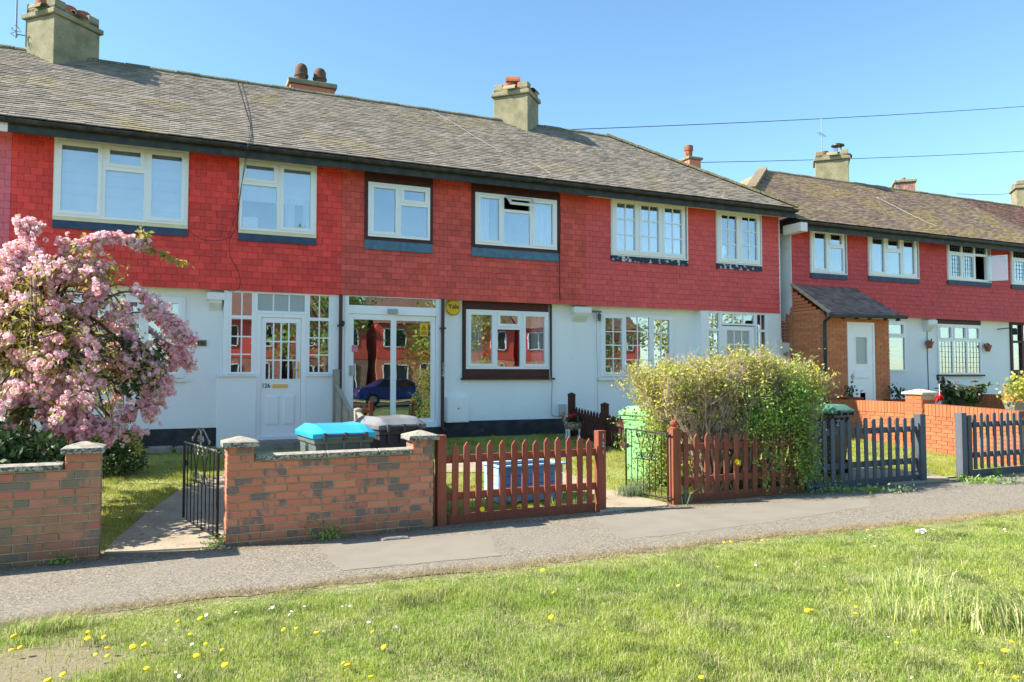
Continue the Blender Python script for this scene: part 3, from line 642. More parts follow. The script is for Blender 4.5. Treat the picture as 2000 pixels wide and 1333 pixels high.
# ------------------------------------------------------------------ house shell
EY, EZ, RY, RZ = 13.06, 5.38, 16.3, 7.56                      # eaves edge and ridge of the first terrace
def shell(h, X0, X1, z_ez, z_rz, tile, holes, roofm, tz0=3.03, gholes=(), gx=None, fasciam='fascia', xlim=None, xlim0=None, ridgem='ridge', cap_roof=300, cap_tile=300, gwall=True, plinth=True, wallm='render', tz1=None, tx=None):
    ph = math.atan2(z_rz - z_ez, RY - EY); sl_ = math.hypot(z_rz - z_ez, RY - EY); dz = z_ez - EZ
    tx = tx or (X0, X1); W0, W1 = tx
    mb = MB(); cellwall(mb, W0 + .004, W1 - .004, tz0 + .004, z_ez - .06, T + .03, T + .19, holes); w = mb.build('upper_wall', 'bed', h)
    items = []
    for (a, b, c, d) in courses(tx[0], tx[1], tz0 - .012, (tz1 or z_ez - .07), .165, .109, .004, holes):
        items.append((((a + b) / 2, T + .008 + rng.uniform(-.0025, .0025), (c + d) / 2 + .006 + rng.uniform(-.0015, .0015)), (b - a, .020, d - c + .012), (R(-7.8 + rng.uniform(-.7, .7)), R(rng.uniform(-.35, .35)), 0)))
    pieces('hanging_tile', tile, w, items, cap_tile)
    # interior: floors, back wall, party walls
    mb = MB(); mb.box(W0 + .01, W1 - .01, 17.0, 17.2, .2, z_ez - .05)
    mb.box(W0 + .01, W0 + .06, 13.875, 17.0, .45, z_ez - .1); mb.box(W1 - .06, W1 - .01, 13.875, 17.0, .45, z_ez - .1)
    mb.box(W0 + .07, W1 - .07, T + .4, 16.99, 2.93, 3.05); mb.box(W0 + .07, W1 - .07, T + .2, 16.99, z_ez - .12, z_ez - .06); mb.build('inner_wall', 'inside', h)
    MB().box(W0 + .07, W1 - .07, T + .4, 16.98, .40, .47).build('floor', 'roomdark', h)
    # roof
    mb = MB(); a0, a1 = X0, X1
    def lim(y): return xlim(y) if xlim else X1
    def lim0(y): return xlim0(y) if xlim0 else X0
    zz = lambda y: z_ez + (y - EY) * (z_rz - z_ez) / (RY - EY) - .03
    mb.raw([(lim0(EY), EY + .02, zz(EY + .02)), (lim(EY), EY + .02, zz(EY + .02)), (lim(RY), RY, zz(RY)), (lim0(RY), RY, zz(RY)), (lim0(EY), 2 * RY - EY, zz(EY)), (lim(EY), 2 * RY - EY, zz(EY))],
           [(0, 1, 2, 3), (3, 2, 5, 4)] + ([(1, 5, 2)] if xlim else []) + ([(0, 3, 4)] if xlim0 else []))
    rf = mb.build('roof', 'bed', h)
    items = []; g = .1; n = int(sl_ / g) + 1
    for k in range(n):
        s = k * g; y = EY + math.cos(ph) * s; z = z_ez + math.sin(ph) * s
        if y > RY - .03: break
        p, q = (lim0(y) if xlim0 else X0), (lim(y) if xlim else X1)
        st = X0 - .165 + (k % 2) * .0825; x = st + math.floor((p - st) / .165) * .165
        sag = .012 * math.sin(X0 * 3 + s * 2) 
        while x < q:
            a, b = max(x, p), min(x + .165, q)
            if b - a > .02:
                items.append((((a + b) / 2, y + math.cos(ph) * .06 + rng.uniform(-.003, .003), z + math.sin(ph) * .06 + .008 + rng.uniform(-.003, .003)), (b - a - .003, .135, .017), (ph - .105 + rng.uniform(-.012, .012), R(rng.uniform(-.8, .8)), 0)))
            x += .165
    pieces('roof_tile', roofm, rf, items, cap_roof)
    # ridge tiles
    items = []; p, q = lim0(RY), lim(RY); n = int((q - p) / .42)
    for k in range(n):
        x = p + (k + .5) * (q - p) / n; m_ = MB(); L = (q - p) / n - .012; V = []; F = []
        for i in range(7):
            t = math.pi * (i / 6) ; V += [(x - L / 2, RY - .125 * math.cos(t), z_rz - .075 + .115 * math.sin(t) + .01 * (k % 2)), (x + L / 2, RY - .125 * math.cos(t), z_rz - .075 + .115 * math.sin(t) + .01 * (k % 2))]
            if i: F.append((2 * i - 2, 2 * i - 1, 2 * i + 1, 2 * i))
        F += [tuple(range(0, 14, 2)), tuple(range(13, 0, -2))]
        m_.raw(V, F).build('ridge_tile', ridgem, rf)
    # fascia, soffit, gutter
    gx0, gx1 = (X0 if not xlim0 else lim0(EY)) + .003, (X1 if not xlim else lim(EY)) - .003
    MB().box(gx0, gx1, 13.13, 13.155, z_ez - .21, z_ez - .03).build('fascia', fasciam, h)
    MB().box(gx0, gx1, 13.157, T + .03, z_ez - .085, z_ez - .06).build('soffit', fasciam, h)
    prof = [(13.02 + .055 * math.cos(t), z_ez - .035 + .06 * math.sin(t)) for t in np.linspace(-math.pi, 0, 8)]
    prof += [(y + (.006 if y < 13.02 else -.006), z + .006) for (y, z) in prof[::-1]]
    MB().prism([(y + .05, z) for y, z in prof], 'x', gx0, gx1).build('gutter', 'black', h)
    if gwall:
        g0, g1 = gx or (X0, X1)
        mb = MB(); cellwall(mb, g0, g1, .74, tz0 + .06, 13.70, 13.86, gholes); mb.build('ground_floor_wall', wallm, h)
        MB().box(g0, g1, T + .035, 13.70, tz0 - .002, tz0 + .028).build('jetty_soffit', 'cream', h)
        if plinth: MB().box(g0, g1, 13.683, 13.86, .2, .738).build('plinth', 'plinth', h)
    return w, rf
def surround(h, x0, x1, z0, z1, m, top, side, bot, Y=T - .035, d=.10, band=None, bandm='band_navy', name='window_surround'):
    mb = MB(); mb.box(x0, x1, Y, Y + d, z1 - top, z1); mb.box(x0, x1, Y, Y + d, z0, z0 + bot); mb.box(x0, x0 + side, Y, Y + d, z0 + bot, z1 - top); mb.box(x1 - side, x1, Y, Y + d, z0 + bot, z1 - top)
    o = mb.build(name, m, h)
    if band: MB().prism([(T - .028, z0 - .001), (T - .040, z0 - band), (T + .0, z0 - band), (T + .02, z0 - .001)], 'x', x0 + .002, x1 - .002).build('sill_flashing', bandm, h)
    return o
def corbel(h, x0, x1, z1, Y0=T, Y1=13.7):
    mb = MB(); mb.box(x0, x1, Y0 + .01, Y1, z1 - .12, z1)
    mb.prism([(Y0 + .03, z1 - .12), (Y0 + .05, z1 - .17), (Y1 - .04, z1 - .26), (Y1, z1 - .30), (Y1, z1 - .12)], 'x', x0 + .04, x1 - .04)
    mb.build('corbel', 'whitewood', h)

# ---- chimney stacks
def stack(parent, cx, cy, a, b, z0, z1, seed, pots, diag=True, m='chim', capm='chim', up=.19, cap=.10, potm='terra'):
    e1, e2 = ((np.array([1, 1, 0]) / 2 ** .5, np.array([-1, 1, 0]) / 2 ** .5) if diag else (np.array([1., 0, 0]), np.array([0., 1, 0])))
    c = np.array([cx, cy, 0]); Z = np.array([0, 0, 1.])
    def blk(mb, sa, sb, za, zb, ou=0, ov=0): return mb.obox(c + e1 * ou + e2 * ov + Z * (za + zb) / 2, e1, e2, Z, sa, sb, zb - za)
    ch = bevel(blk(MB(), a, b, z0, z1).build('chimney', m, parent), .015)
    mb = MB(); blk(mb, a + .10, b + .10, z1 + .002, z1 + cap); cp = bevel(mb.build('chimney_cap', capm, ch), .02)
    if up:
        mb = MB()                                                # castellated upstand: corner blocks and a low fillet
        blk(mb, a - .02, b - .02, z1 + cap + .001, z1 + cap + up * .45)
        for su in (-1, 1):
            for sv in (-1, 1): blk(mb, .22, .22, z1 + cap + .002, z1 + cap + up, su * (a / 2 - .12), sv * (b / 2 - .12))
        bevel(mb.build('upstand', capm, ch), .012)
        for (fu, fv, L, ax) in ((-a / 2, 0, .30, 'u'), (0, -b / 2, .26, 'v')):   # half-round clay vent tiles between the corner blocks
            V = []; F = []; d1 = e2 if ax == 'u' else e1; n1 = e1 if ax == 'u' else e2
            o = c + e1 * fu + e2 * fv + Z * (z1 + cap + .01) - n1 * .01
            for i in range(9):
                t = math.pi * i / 8
                for s in (-1, 1): V.append(o + d1 * s * L / 2 + n1 * (-.09 + .10 * math.cos(t) * -1 + .09) + Z * (.10 * math.sin(t) + .01))
                if i: F.append((2 * i - 2, 2 * i - 1, 2 * i + 1, 2 * i))
            g = MB().raw(V, F).build('vent_tile', 'chim' if ax == 'u' else 'terradark', ch)
            s_ = g.modifiers.new('thick', 'SOLIDIFY'); s_.thickness = .014
    for (u, v, r, h, kind) in pots:
        p = c + e1 * u + e2 * v + Z * (z1 + cap); mb = MB()
        if kind == 'lip': mb.lathe(p, [(r * .8, 0), (r * .8, h * .55), (r, h * .6), (r * 1.02, h), (r * .86, h), (r * .84, h * .3)], 18)
        elif kind == 'roll': mb.lathe(p, [(r, 0), (r, h * .30), (r * 1.12, h * .33), (r * 1.12, h * .42), (r, h * .45), (r * .98, h * .7), (r * .9, h * .8), (r * .7, h * .92), (r * .3, h)], 18)
        elif kind == 'cowl':
            mb.lathe(p, [(r, 0), (r, h * .35), (r * .95, h * .36), (r * .9, 0)], 16)
            for k in range(5): t = k * 1.2566; q = p + np.array([math.cos(t), math.sin(t), 0]) * r * .75; mb.tube([q + Z * h * .3, q + Z * h * .85], .012, 4)
            mb.lathe(p + Z * h * .85, [(r * 1.35, 0), (r * 1.3, .03), (r * .5, .08), (.01, .09)], 16)
        mb.build('chimney_pot', 'black' if kind == 'cowl' else (potm if kind != 'roll' else 'terradark'), ch, smooth=True)
    if seed == 3:                                                # a half-round tile bridging one pot
        V = []; F = []; o = c + e1 * -.08 + e2 * .05 + Z * (z1 + cap + .30)
        for i in range(9):
            t = math.pi * i / 8
            for s in (-1, 1): V.append(o + (e1 * .35 - e2 * .94) * s * .17 + (e1 * .94 + e2 * .35) * .13 * math.cos(t) + Z * .14 * math.sin(t))
            if i: F.append((2 * i - 2, 2 * i - 1, 2 * i + 1, 2 * i))
        g = MB().raw(V, F).build('half_round_cover', 'terra', ch); g.modifiers.new('thick', 'SOLIDIFY').thickness = .02
    return ch
def aerial(parent, p, h, yz, name='aerial'):
    mb = MB().tube([p, (p[0], p[1], p[2] + h)], .014, 6)
    z = p[2] + yz; mb.tube([(p[0] - .25, p[1] - .12, z), (p[0] + .28, p[1] + .12, z + .02)], .008, 4)
    for k in range(6): x = p[0] - .24 + k * .095; y = p[1] - .11 + k * .045; mb.tube([(x + .03, y - .07, z), (x - .03, y + .07, z)], .005, 4)
    return mb.build(name, 'metal', parent)
def cable(parent, pts, r=.006, m='wire', name='cable'):
    P = [np.array(p, float) for p in pts]; out = []
    for i in range(len(P) - 1):
        p0, p1, p2, p3 = P[max(i - 1, 0)], P[i], P[i + 1], P[min(i + 2, len(P) - 1)]
        for t in np.linspace(0, 1, 6, endpoint=False):
            out.append(.5 * (2 * p1 + (p2 - p0) * t + (2 * p0 - 5 * p1 + 4 * p2 - p3) * t * t + (3 * p1 - p0 - 3 * p2 + p3) * t ** 3))
    out.append(P[-1]); return MB().tube(out, r, 5).build(name, m, parent)
RPN = np.array([0, -(RZ - EZ), (RY - EY)]); RPD = RPN @ np.array([0, EY, EZ])
def onroof(px, py, up=.03): p = on(px, py, RPN, RPD); return p + RPN / np.linalg.norm(RPN) * up
# ================================================================== first terrace
# ---- number 128, only its edge is in the picture
h128 = thing('terraced_house', 'terrace house with pinkish tile hanging at the far left edge, behind the cherry tree', 'house', (-4.65, 13.7, .43), 'terraced houses')
w128 = [(-6.6, -4.9, 3.98, 5.33), (-4.2, -2.9, 3.98, 5.33)]
shell(h128, -7.12, -2.17, EZ, RZ, 'tile128', w128, 'roof1', gholes=[(-6.6, -4.9, 1.56, 2.86)], fasciam='whitewood', cap_tile=120, cap_roof=200)
for (a, b, c, d) in w128:
    surround(h128, a, b, c, d, 'whitewood', .06, .04, .05, band=.12); window(h128, a + .05, b - .05, c + .06, d - .07, T - .04, [full(), full()], blind=[('curtain', .02, .98, .03, .97, 'roman')])
window(h128, -6.6, -4.9, 1.56, 2.86, 13.69, [full(), full(), full()])

# ---- number 126
h126 = thing('terraced_house', 'scarlet tile-hung terrace house with a white panelled porch and 126 on its door', 'house', (.3, 13.7, .43), 'terraced houses')
A = (-1.62, .285, 3.985, 5.335); B = (1.06, 2.34, 3.985, 5.325)
up126, roof126 = shell(h126, -2.17, 2.78, EZ, RZ, 'tile126', [A, B], 'roof1', gholes=[(-1.5, .27, 1.56, 2.88)], gx=(-2.17, .86))
for w in (A, B): surround(h126, *w, 'cream', .085, .012, .055, band=.125)
window(h126, A[0] + .012, A[1] - .012, A[2] + .055, A[3] - .085, T - .05, [full(.355), (.32, [(.31, True), (.69, False)]), full(.325)], blind=[('curtain', .02, .98, .02, .97, 'roman')], sashw=.055, fw=.04, label='wide upstairs window with white roman blinds')
window(h126, B[0] + .012, B[1] - .012, B[2] + .055, B[3] - .085, T - .05, [(.5, [(.32, True), (.68, False)]), full(.5)], blind=[('curtain', .02, .98, .42, .97, 'roman'), ('net', .60, .72, .04, .5, 'c'), ('net', .84, .97, .04, .5, 'c'), ('curtain', .05, .24, .05, .20, 'roman')], sashw=.055, fw=.04)
mb = MB(); mb.box(-1.54, .31, 13.655, 13.70, 1.50, 1.545); mb.build('window_sill', 'whitewood', h126)
window(h126, -1.5, .27, 1.56, 2.88, 13.665, [full(.33), (.32, [(.3, True), (.7, False)]), full(.35)], blind=[('net', .02, .98, .45, .97, 'c')], sashw=.055)
corbel(h126, .60, .868, 2.975)
pq = text('126', 'number', .085, (.525, 13.672, 2.14), 'yblack', h126)
MB().box(.44, .61, 13.68, 13.70, 2.09, 2.19).build('number_plaque', 'plaque', h126)
# porch filled in flush with the storey above
mb = MB()
mb.box(.78, 1.385, T + .0, 13.80, .2, 1.585); mb.box(2.195, 2.77, T + .0, 13.80, .2, 1.585); mb.box(1.385, 2.195, T + .02, 13.9, .2, .52)
mb.box(.862, .940, T + .03, 13.86, 1.62, 3.03); mb.box(1.3455, 1.3885, T + .036, T + .12, 1.62, 2.654); mb.box(2.1935, 2.2165, T + .036, T + .12, 1.62, 2.654); mb.box(2.63, 2.77, T + .025, 13.80, 1.62, 3.03)
mb.build('porch_wall', 'render', h126)
MB().box(.76, 1.387, T - .035, 13.74, 1.586, 1.619).box(2.193, 2.64, T - .035, 13.74, 1.586, 1.619).build('window_sill', 'whitewood', h126)
window(h126, .942, 1.345, 1.622, 3.03, T + .035, [(1, [(.30, False, (2, 1)), (.70, False, (2, 3))])], fw=.04)
window(h126, 1.347, 2.215, 2.655, 3.03, T + .03, [(1, [(1, False, (3, 1))])], fw=.045, gl='glass_obs')
window(h126, 2.217, 2.628, 1.622, 3.03, T + .035, [(1, [(.30, False, (2, 1)), (.70, False, (2, 3))])], fw=.04)
mb = MB(); mb.box(1.389, 1.452, T + .022, T + .10, .52, 2.652); mb.box(2.115, 2.193, T + .022, T + .10, .52, 2.652); mb.box(1.453, 2.114, T + .022, T + .10, 2.59, 2.652); mb.box(1.39, 2.192, T - .03, T + .08, .525, .565)
mb.build('door_frame', 'white', h126)
door(h126, 1.456, 2.111, .568, 2.586, T + .04, (1.535, 2.035, 1.545, 2.50), (4, 3), [(1.54, 1.77, .76, 1.28), (1.82, 2.03, .76, 1.28)], num=('126', 1.545, 1.43, .105), letter=(1.65, 1.90, 1.395, 1.455), handle=(2.06, 2.09, 1.56, 1.84), label='white panelled door with glazed top')
MB().box(1.25, 2.35, T - .42, T - .04, .30, .50).build('doorstep', 'stone', h126)
# cables on roof and wall
cable(h126, [onroof(462, 160), onroof(478, 215), onroof(490, 258), onroof(487, 284), at(484, 300, 13.0), at(470, 372, 13.42), at(462, 440, 13.42), at(449, 468, 13.42), at(450, 500, 13.42), at(467, 535, 13.42), at(468, 560, 13.40), at(455, 569, 13.42), at(440, 566, 13.44)], .0055)
cable(h126, [onroof(470, 160), onroof(488, 235), onroof(484, 284), at(481, 300, 13.0), at(476, 330, 13.38), at(466, 400, 13.43), at(446, 462, 13.43)], .004)
cable(h126, [onroof(373, 272, .05), onroof(430, 276, .06), onroof(487, 280, .06)], .005, 'wirepale')
cable(h126, [at(367, 450, 13.42), at(395, 468, 13.41), at(430, 470, 13.41), at(451, 462, 13.42)], .004)
aerial(roof126, (-2.75, 16.6, 7.4), 2.2, 1.0) if False else None

# ---- number 124
h124 = thing('terraced_house', 'brick-red tile-hung house with brown window surrounds and white sliding porch doors', 'house', (5.25, 13.7, .43), 'terraced houses')
C = (3.19, 4.46, 4.03, 5.31); D = (5.24, 7.10, 4.03, 5.31)
up124, roof124 = shell(h124, 2.78, 7.72, EZ, RZ, 'tile124', [C, D], 'roof1', gholes=[(5.13, 7.02, 1.53, 3.03)], gx=(4.66, 7.72))
surround(h124, *C, 'brownwood', .235, .055, .045, band=.17, bandm='band_blue'); surround(h124, *D, 'brownwood', .22, .06, .05, band=.17, bandm='band_blue')
window(h124, C[0] + .055, C[1] - .06, C[2] + .06, C[3] - .24, T - .05, [full(.5), (.5, [(.33, True), (.67, False)])], sashw=.05)
wd = window(h124, D[0] + .06, D[1] - .06, D[2] + .06, D[3] - .225, T - .05, [full(.31), (.35, [(.27, True), (.73, False)]), full(.31)], skip=[(1, 0)], blind=[('net', .04, .17, .03, .97, 'c'), ('net', .73, .95, .03, .97, 'c')], sashw=.05)
s = MB(); cx0, cx1, zt = 5.94, 6.48, 5.025                        # the little top light stands open
for (u0, u1, v0, v1) in ((0, .54, 0, .04), (0, .54, .2, .24), (0, .04, .04, .2), (.5, .54, .04, .2)):
    s.raw([(cx0 + u, T - .065 - v * .75 - dd * .6, zt - v * .66 + dd * .75) for dd in (0, .04) for (u, v) in ((u0, v0), (u1, v0), (u1, v1), (u0, v1))], BOXF)
s.build('open_top_light', 'white', wd)
# ground floor window with its brown surround
surround(h124, 5.14, 7.03, 1.555, 3.028, 'brownwood', .16, .055, .17, Y=13.66, d=.06)
MB().box(5.10, 7.08, 13.62, 13.70, 1.52, 1.553).build('window_sill', 'brownwood', h124)
window(h124, 5.197, 6.973, 1.727, 2.866, 13.668, [full(.35), (.31, [(.27, True), (.73, False)]), full(.34)], sashw=.055, blind=[('net', .03, .22, .03, .97, 'c'), ('net', .80, .97, .03, .97, 'c')])
# porch with sliding doors
mb = MB(); mb.box(2.93, 4.55, T + .01, T + .10, 2.70, 2.85); mb.box(2.86, 2.93, T + .01, T + .10, .66, 3.03); mb.box(4.55, 4.63, T + .01, T + .10, .66, 3.03); mb.box(2.93, 4.55, T + .01, T + .10, 3.005, 3.03)
mb.box(2.93, 4.55, T - .03, T + .10, .66, .74); mb.build('porch_frame', 'white', h124)
MB().box(2.80, 4.66, T - .02, 13.9, .2, .655).build('porch_base', 'plinth', h124)
MB().box(2.79, 2.858, T + .02, 13.9, .66, 3.03).box(4.632, 4.70, T + .02, 13.72, .66, 3.03).build('porch_wall', 'render', h124)
MB().box(2.931, 4.549, T + .05, T + .056, 2.851, 3.004).build('fanlight', 'glass_door', h124)
for (a, b, yy) in ((2.935, 3.78, T + .03), (3.72, 4.545, T + .06)):
    d = MB(); cellwall(d, a, b, .742, 2.698, yy, yy + .035, [(a + .085, b - .085, .82, 2.60)]); d = d.build('sliding_door', 'white', h124)
    MB().box(a + .085, b - .085, yy + .015, yy + .021, .82, 2.60).build('pane', 'glass_door', d)
    if a < 3: MB().box(a + .02, a + .07, yy - .03, yy, 1.60, 1.78).box(a + .085, a + .12, yy + .005, yy + .014, 1.60, 1.80).build('handle', 'metal', d)
MB().box(3.63, 3.80, T - .05, T + .009, 2.715, 2.80).build('camera_box', 'metal', h124)
st = MB().box(4.255, 4.405, T + .068, T + .074, 2.33, 2.56).build('sticker', 'yellow', h124)
MB().prism([(4.28, 2.44), (4.38, 2.44), (4.33, 2.54)], 'y', T + .064, T + .067).build('warning_triangle', 'yblack', st)
MB().prism([(4.296, 2.449), (4.364, 2.449), (4.33, 2.519)], 'y', T + .061, T + .0635).build('triangle_face', 'yellow', st)
MB().box(4.312, 4.350, T + .058, T + .0605, 2.470, 2.488).build('camera_symbol', 'yblack', st)
MB().box(4.27, 4.39, T + .064, T + .067, 2.36, 2.375).box(4.28, 4.38, T + .064, T + .067, 2.395, 2.41).build('print_line', 'yblack', st)
MB().box(2.99, 3.10, T + .022, T + .028, 2.02, 2.14).build('door_sticker', 'petalpink', h124)
for x in (2.775, 4.66):
    p = MB().tube([(x, T - .04, 3.02), (x, T - .04, .62)], .033, 10)
    if x > 4: p.tube([(x, T - .04, .64), (x + .04, T - .10, .58)], .033, 10)
    p.box(x - .05, x + .05, T - .08, T + .02, 2.46, 2.49)
    p.build('downpipe', 'brownpipe', h124, smooth=True)
MB().lathe((2.79, T - .06, 2.47), [(.02, 0), (.05, .03), (.05, .08), (.01, .10)], 12).build('wall_lamp', 'black', h124, smooth=True)
for i, ch in enumerate('124'): text(ch, 'number', .13, (4.655, T - .078, 1.79 - i * .092), 'numgrey', h124, xs=.8)
mb = MB().lathe((0, 0, 0), [(.145, 0), (.15, .03), (.13, .055), (.02, .06)], 28)
al = mb.build('alarm_box', 'yellow', h124, local=True, smooth=True); al.location = Vector((4.93, 13.69, 2.885)) - wpos(h124); al.rotation_euler = (R(90), 0, 0)
WP[al.name] = Vector((0, 0, 0))
t = text('Yale', 'lettering', .125, (4.935, 13.625, 2.90), 'yblack', h124); 
MB().raw([(4.93 + .1455 * math.cos(t), 13.64 + .02 * (i % 2), 2.885 + .1455 * math.sin(t)) for t in np.linspace(math.pi + .45, 2 * math.pi - .45, 9) for i in (0, 1)],
         [(2 * k, 2 * k + 1, 2 * k + 3, 2 * k + 2) for k in range(8)]).build('alarm_trim', 'yblack', h124)
mbx = MB().box(4.79, 5.235, 13.60, 13.70, .72, 1.195).build('meter_box', 'white', h124); bevel(mbx, .01)
MB().box(4.81, 5.215, 13.588, 13.60, .74, 1.015).build('meter_door', 'white', mbx)
MB().box(4.81, 5.215, 13.590, 13.60, 1.03, 1.175).build('meter_flap', 'white', mbx)
MB().lathe((5.02, 13.583, .985), [(.012, -.012), (.012, .012)], 8).build('meter_lock', 'yblack', mbx)
bevel(MB().box(7.19, 7.335, 13.61, 13.70, .82, 1.03).build('junction_box', 'numgrey', h124), .01)
cable(h124, [at(1072, 596, 13.66), at(1073, 640, 13.66), at(1074, 735, 13.6), at(1078, 748, 13.6), at(1077, 790, 13.66), at(1078, 811, 13.66), at(1095, 813, 13.66), at(1105, 811, 13.66), at(1105, 800, 13.66)], .010, 'wirepale')
cable(h124, [at(1093, 380, 13.46), at(1094, 440, 13.455), at(1093, 500, 13.455), at(1093, 560, 13.455), at(1094, 590, 13.455)], .009)
cable(h124, [onroof(835, 215), onroof(880, 240), onroof(965, 292), onroof(1040, 322), onroof(1075, 342)], .0035, 'wirepale')
for x in (5.1, 5.5, 6.55): MB().box(x, x + .25, 13.675, 13.684, .53, .60).build('air_brick', 'black', h124)
corbel(h124, 7.46, 7.86, 2.985)

# ---- number 122, the end of the terrace
h122 = thing('terraced_house', 'faded crimson end-of-terrace house with white small-paned windows and hipped roof', 'house', (10.25, 13.7, .43), 'terraced houses')
E_ = (8.31, 10.24, 4.075, 5.31); F_ = (11.01, 12.29, 4.07, 5.29)
xl = lambda y: 12.98 - (y - EY) * .935
up122, roof122 = shell(h122, 7.72, 12.98, EZ, RZ, 'tile122', [E_, F_], 'roof1', gholes=[(8.17, 9.96, 1.58, 2.88)], gx=(7.72, 10.6), xlim=xl, tx=(7.72, 12.82))
MB().box(7.75, 12.86, 13.30, 13.47, 5.235, 5.272).build('soffit_board', 'cream', h122)
items = []; P0 = np.array([xl(EY), EY, EZ]); P1 = np.array([xl(RY), RY, RZ]); n = 11
for k in range(n):
    a = P0 + (P1 - P0) * k / n; b = P0 + (P1 - P0) * (k + .96) / n
    MB().beam(a + (0, 0, .035), b + (0, 0, .045), .20, .05).build('hip_tile', 'ridge', roof122)
for w, cols in ((E_, 3), (F_, 2)):
    surround(h122, *w, 'whitewood', .05, .03, .03, band=.115, bandm='band_peel')
    q = .09 if cols == 3 else .06
    window(h122, w[0] + .03, w[1] - .03 - q * .6, w[2] + .032, w[3] - .05, T - .05, [full(1, True, (2, 3))] * cols, blind=[('curtain', .01, .40, .03, .97, 'c'), ('net', .36, .99, .03, .97, 'c')], sashw=.045)
MB().box(8.10, 10.0, 13.63, 13.70, 1.50, 1.56).build('window_sill', 'whitewood', h122)
window(h122, 8.17, 9.96, 1.582, 2.88, 13.655, [full(.31, True, (2, 4)), full(.36, False, (2, 4)), full(.31, True, (2, 4))], sashw=.045)
MB().box(7.94, 8.17, 13.64, 13.70, 2.90, 2.93).lathe((8.11, 13.63, 2.72), [(.03, 0), (.03, .05), (.045, .06), (.03, .08), (.045, .12), (.02, .16)], 10).build('insulator_bracket', 'lead', h122)
cable(h122, [(8.05, 13.64, 2.9), (8.06, 13.66, 2.2), (8.08, 13.66, 1.6), (8.08, 13.66, .8)], .006, 'wirepale')
mb = MB(); cellwall(mb, 10.6, 12.82, .2, 3.03, T + .01, 13.86, [(10.80, 11.12, 1.5, 3.0), (11.16, 12.13, .5, 3.0), (12.15, 12.45, 1.5, 3.0)]); mb.build('porch_wall', 'render', h122)
MB().box(12.70, 12.80, T - .03, T + .01, .6, 2.35).box(12.66, 12.84, T - .04, T + .01, 2.351, 2.42).build('pilaster', 'whitewood', h122)
window(h122, 10.80, 11.12, 1.5, 3.0, T + .03, [(1, [(.24, False, (2, 1)), (.76, False, (2, 3))])], fw=.03)
window(h122, 12.15, 12.45, 1.5, 3.0, T + .03, [(1, [(.24, False, (2, 1)), (.76, False, (2, 3))])], fw=.03)
window(h122, 11.16, 12.13, 2.72, 3.0, T + .03, [(1, [(1, False, (3, 1))])], fw=.04)
door(h122, 11.18, 12.11, .5, 2.70, T + .05, (11.33, 11.96, 1.35, 2.60), (3, 4), [(11.33, 11.96, .6, 1.2)], gl='glass_obs', label='white door with small obscured panes')
MB().box(12.82, 12.90, 13.55, 17.2, .2, 5.2).build('end_wall', 'render', h122)

# chimneys of the first terrace
ch1 = stack(roof126, -1.86, 16.30, .95, .74, 6.95, 8.10, 1, [(-.28, .14, .15, .30, 'lip'), (.05, -.02, .15, .30, 'lip'), (.30, -.1, .14, .29, 'lip')], up=.20)
mb = MB().tube([(-2.60, 16.25, 7.75), (-2.60, 16.25, 9.6)], .016, 6); mb.tube([(-2.60, 16.25, 7.82), (-2.4, 16.2, 7.80)], .012, 5)
for k in range(5): t = k * 1.256; mb.tube([(-2.6, 16.22, 7.86), (-2.6 + .09 * math.cos(t), 16.2, 7.86 + .10 * math.sin(t)), (-2.6 + .05 * math.cos(t + .7), 16.18, 7.86 + .11 * math.sin(t + .7))], .008, 4)
mb.build('aerial', 'metal', ch1)
ch3 = stack(roof124, 7.46, 16.32, .76, .86, 6.95, 8.10, 3, [(-.10, .12, .15, .27, 'lip'), (-.06, -.20, .15, .27, 'lip')], up=.20)
ch2 = stack(roof126, 2.95, 17.9, 1.0, .5, 6.2, float(at(606, 158, 17.65)[2]) - .12, 2, [(-.22, 0, .145, .46, 'roll'), (.20, 0, .145, .42, 'roll')], diag=False, m='brick', up=0, cap=.12)
p = at(1344, 316, 18.2); ch6 = stack(roof122, p[0] + .1, 18.2, .42, .40, 5.8, p[2] + .02, 2, [(-.08, 0, .13, .36, 'lip')], diag=False, m='brick', up=0, cap=.08)

# ================================================================== second terrace
E2, R2 = 5.13, 7.24
RP2N = np.array([0, -(R2 - E2), (RY - EY)]); RP2D = RP2N @ np.array([0, EY, E2])
h120 = thing('terraced_house', 'crimson tile-hung house across the gap with an orange brick porch and white door', 'house', (15.5, 13.7, .43), 'terraced houses')
G_ = (13.76, 14.93, 4.01, 5.08); H_ = (15.65, 17.43, 4.04, 5.11)
xl2 = lambda y: 13.0 if y < 14.6 else 13.0 + (y - 14.6) * 1.147
up120, roof120 = shell(h120, 13.0, 17.93, E2, R2, 'tile120', [G_, H_], 'roof2', tz0=3.07, gholes=[(16.2, 17.14, 1.70, 2.97)], gx=(13.2, 17.93), xlim0=xl2, ridgem='ridge2', plinth=False, tx=(13.22, 17.93))
MB().box(13.03, 17.4, 13.30, 13.47, 4.995, 5.032).build('soffit_board', 'cream', h120)
MB().box(13.0, 13.2, 13.0, 13.55, 4.86, 5.06).build('box_end', 'whitewood', h120)
P0 = np.array([13.0, 14.6, E2 + (14.6 - EY) * (R2 - E2) / (RY - EY)]); P1 = np.array([14.95, RY, R2])
for k in range(6):
    a = P0 + (P1 - P0) * k / 6; b = P0 + (P1 - P0) * (k + .94) / 6; MB().beam(a + (0, 0, .05), b + (0, 0, .06), .24, .09).build('hip_tile', 'ridge2', roof120)
MB().raw([tuple(P0 - (.05, 0, .02)), (14.95, RY, R2), (13.0, 18.0, P0[2]), (12.6, 14.9, P0[2] - .3), (12.6, 17.7, P0[2] - .3)], [(0, 1, 2), (0, 2, 4, 3)]).build('hip_end', 'roof2', roof120)
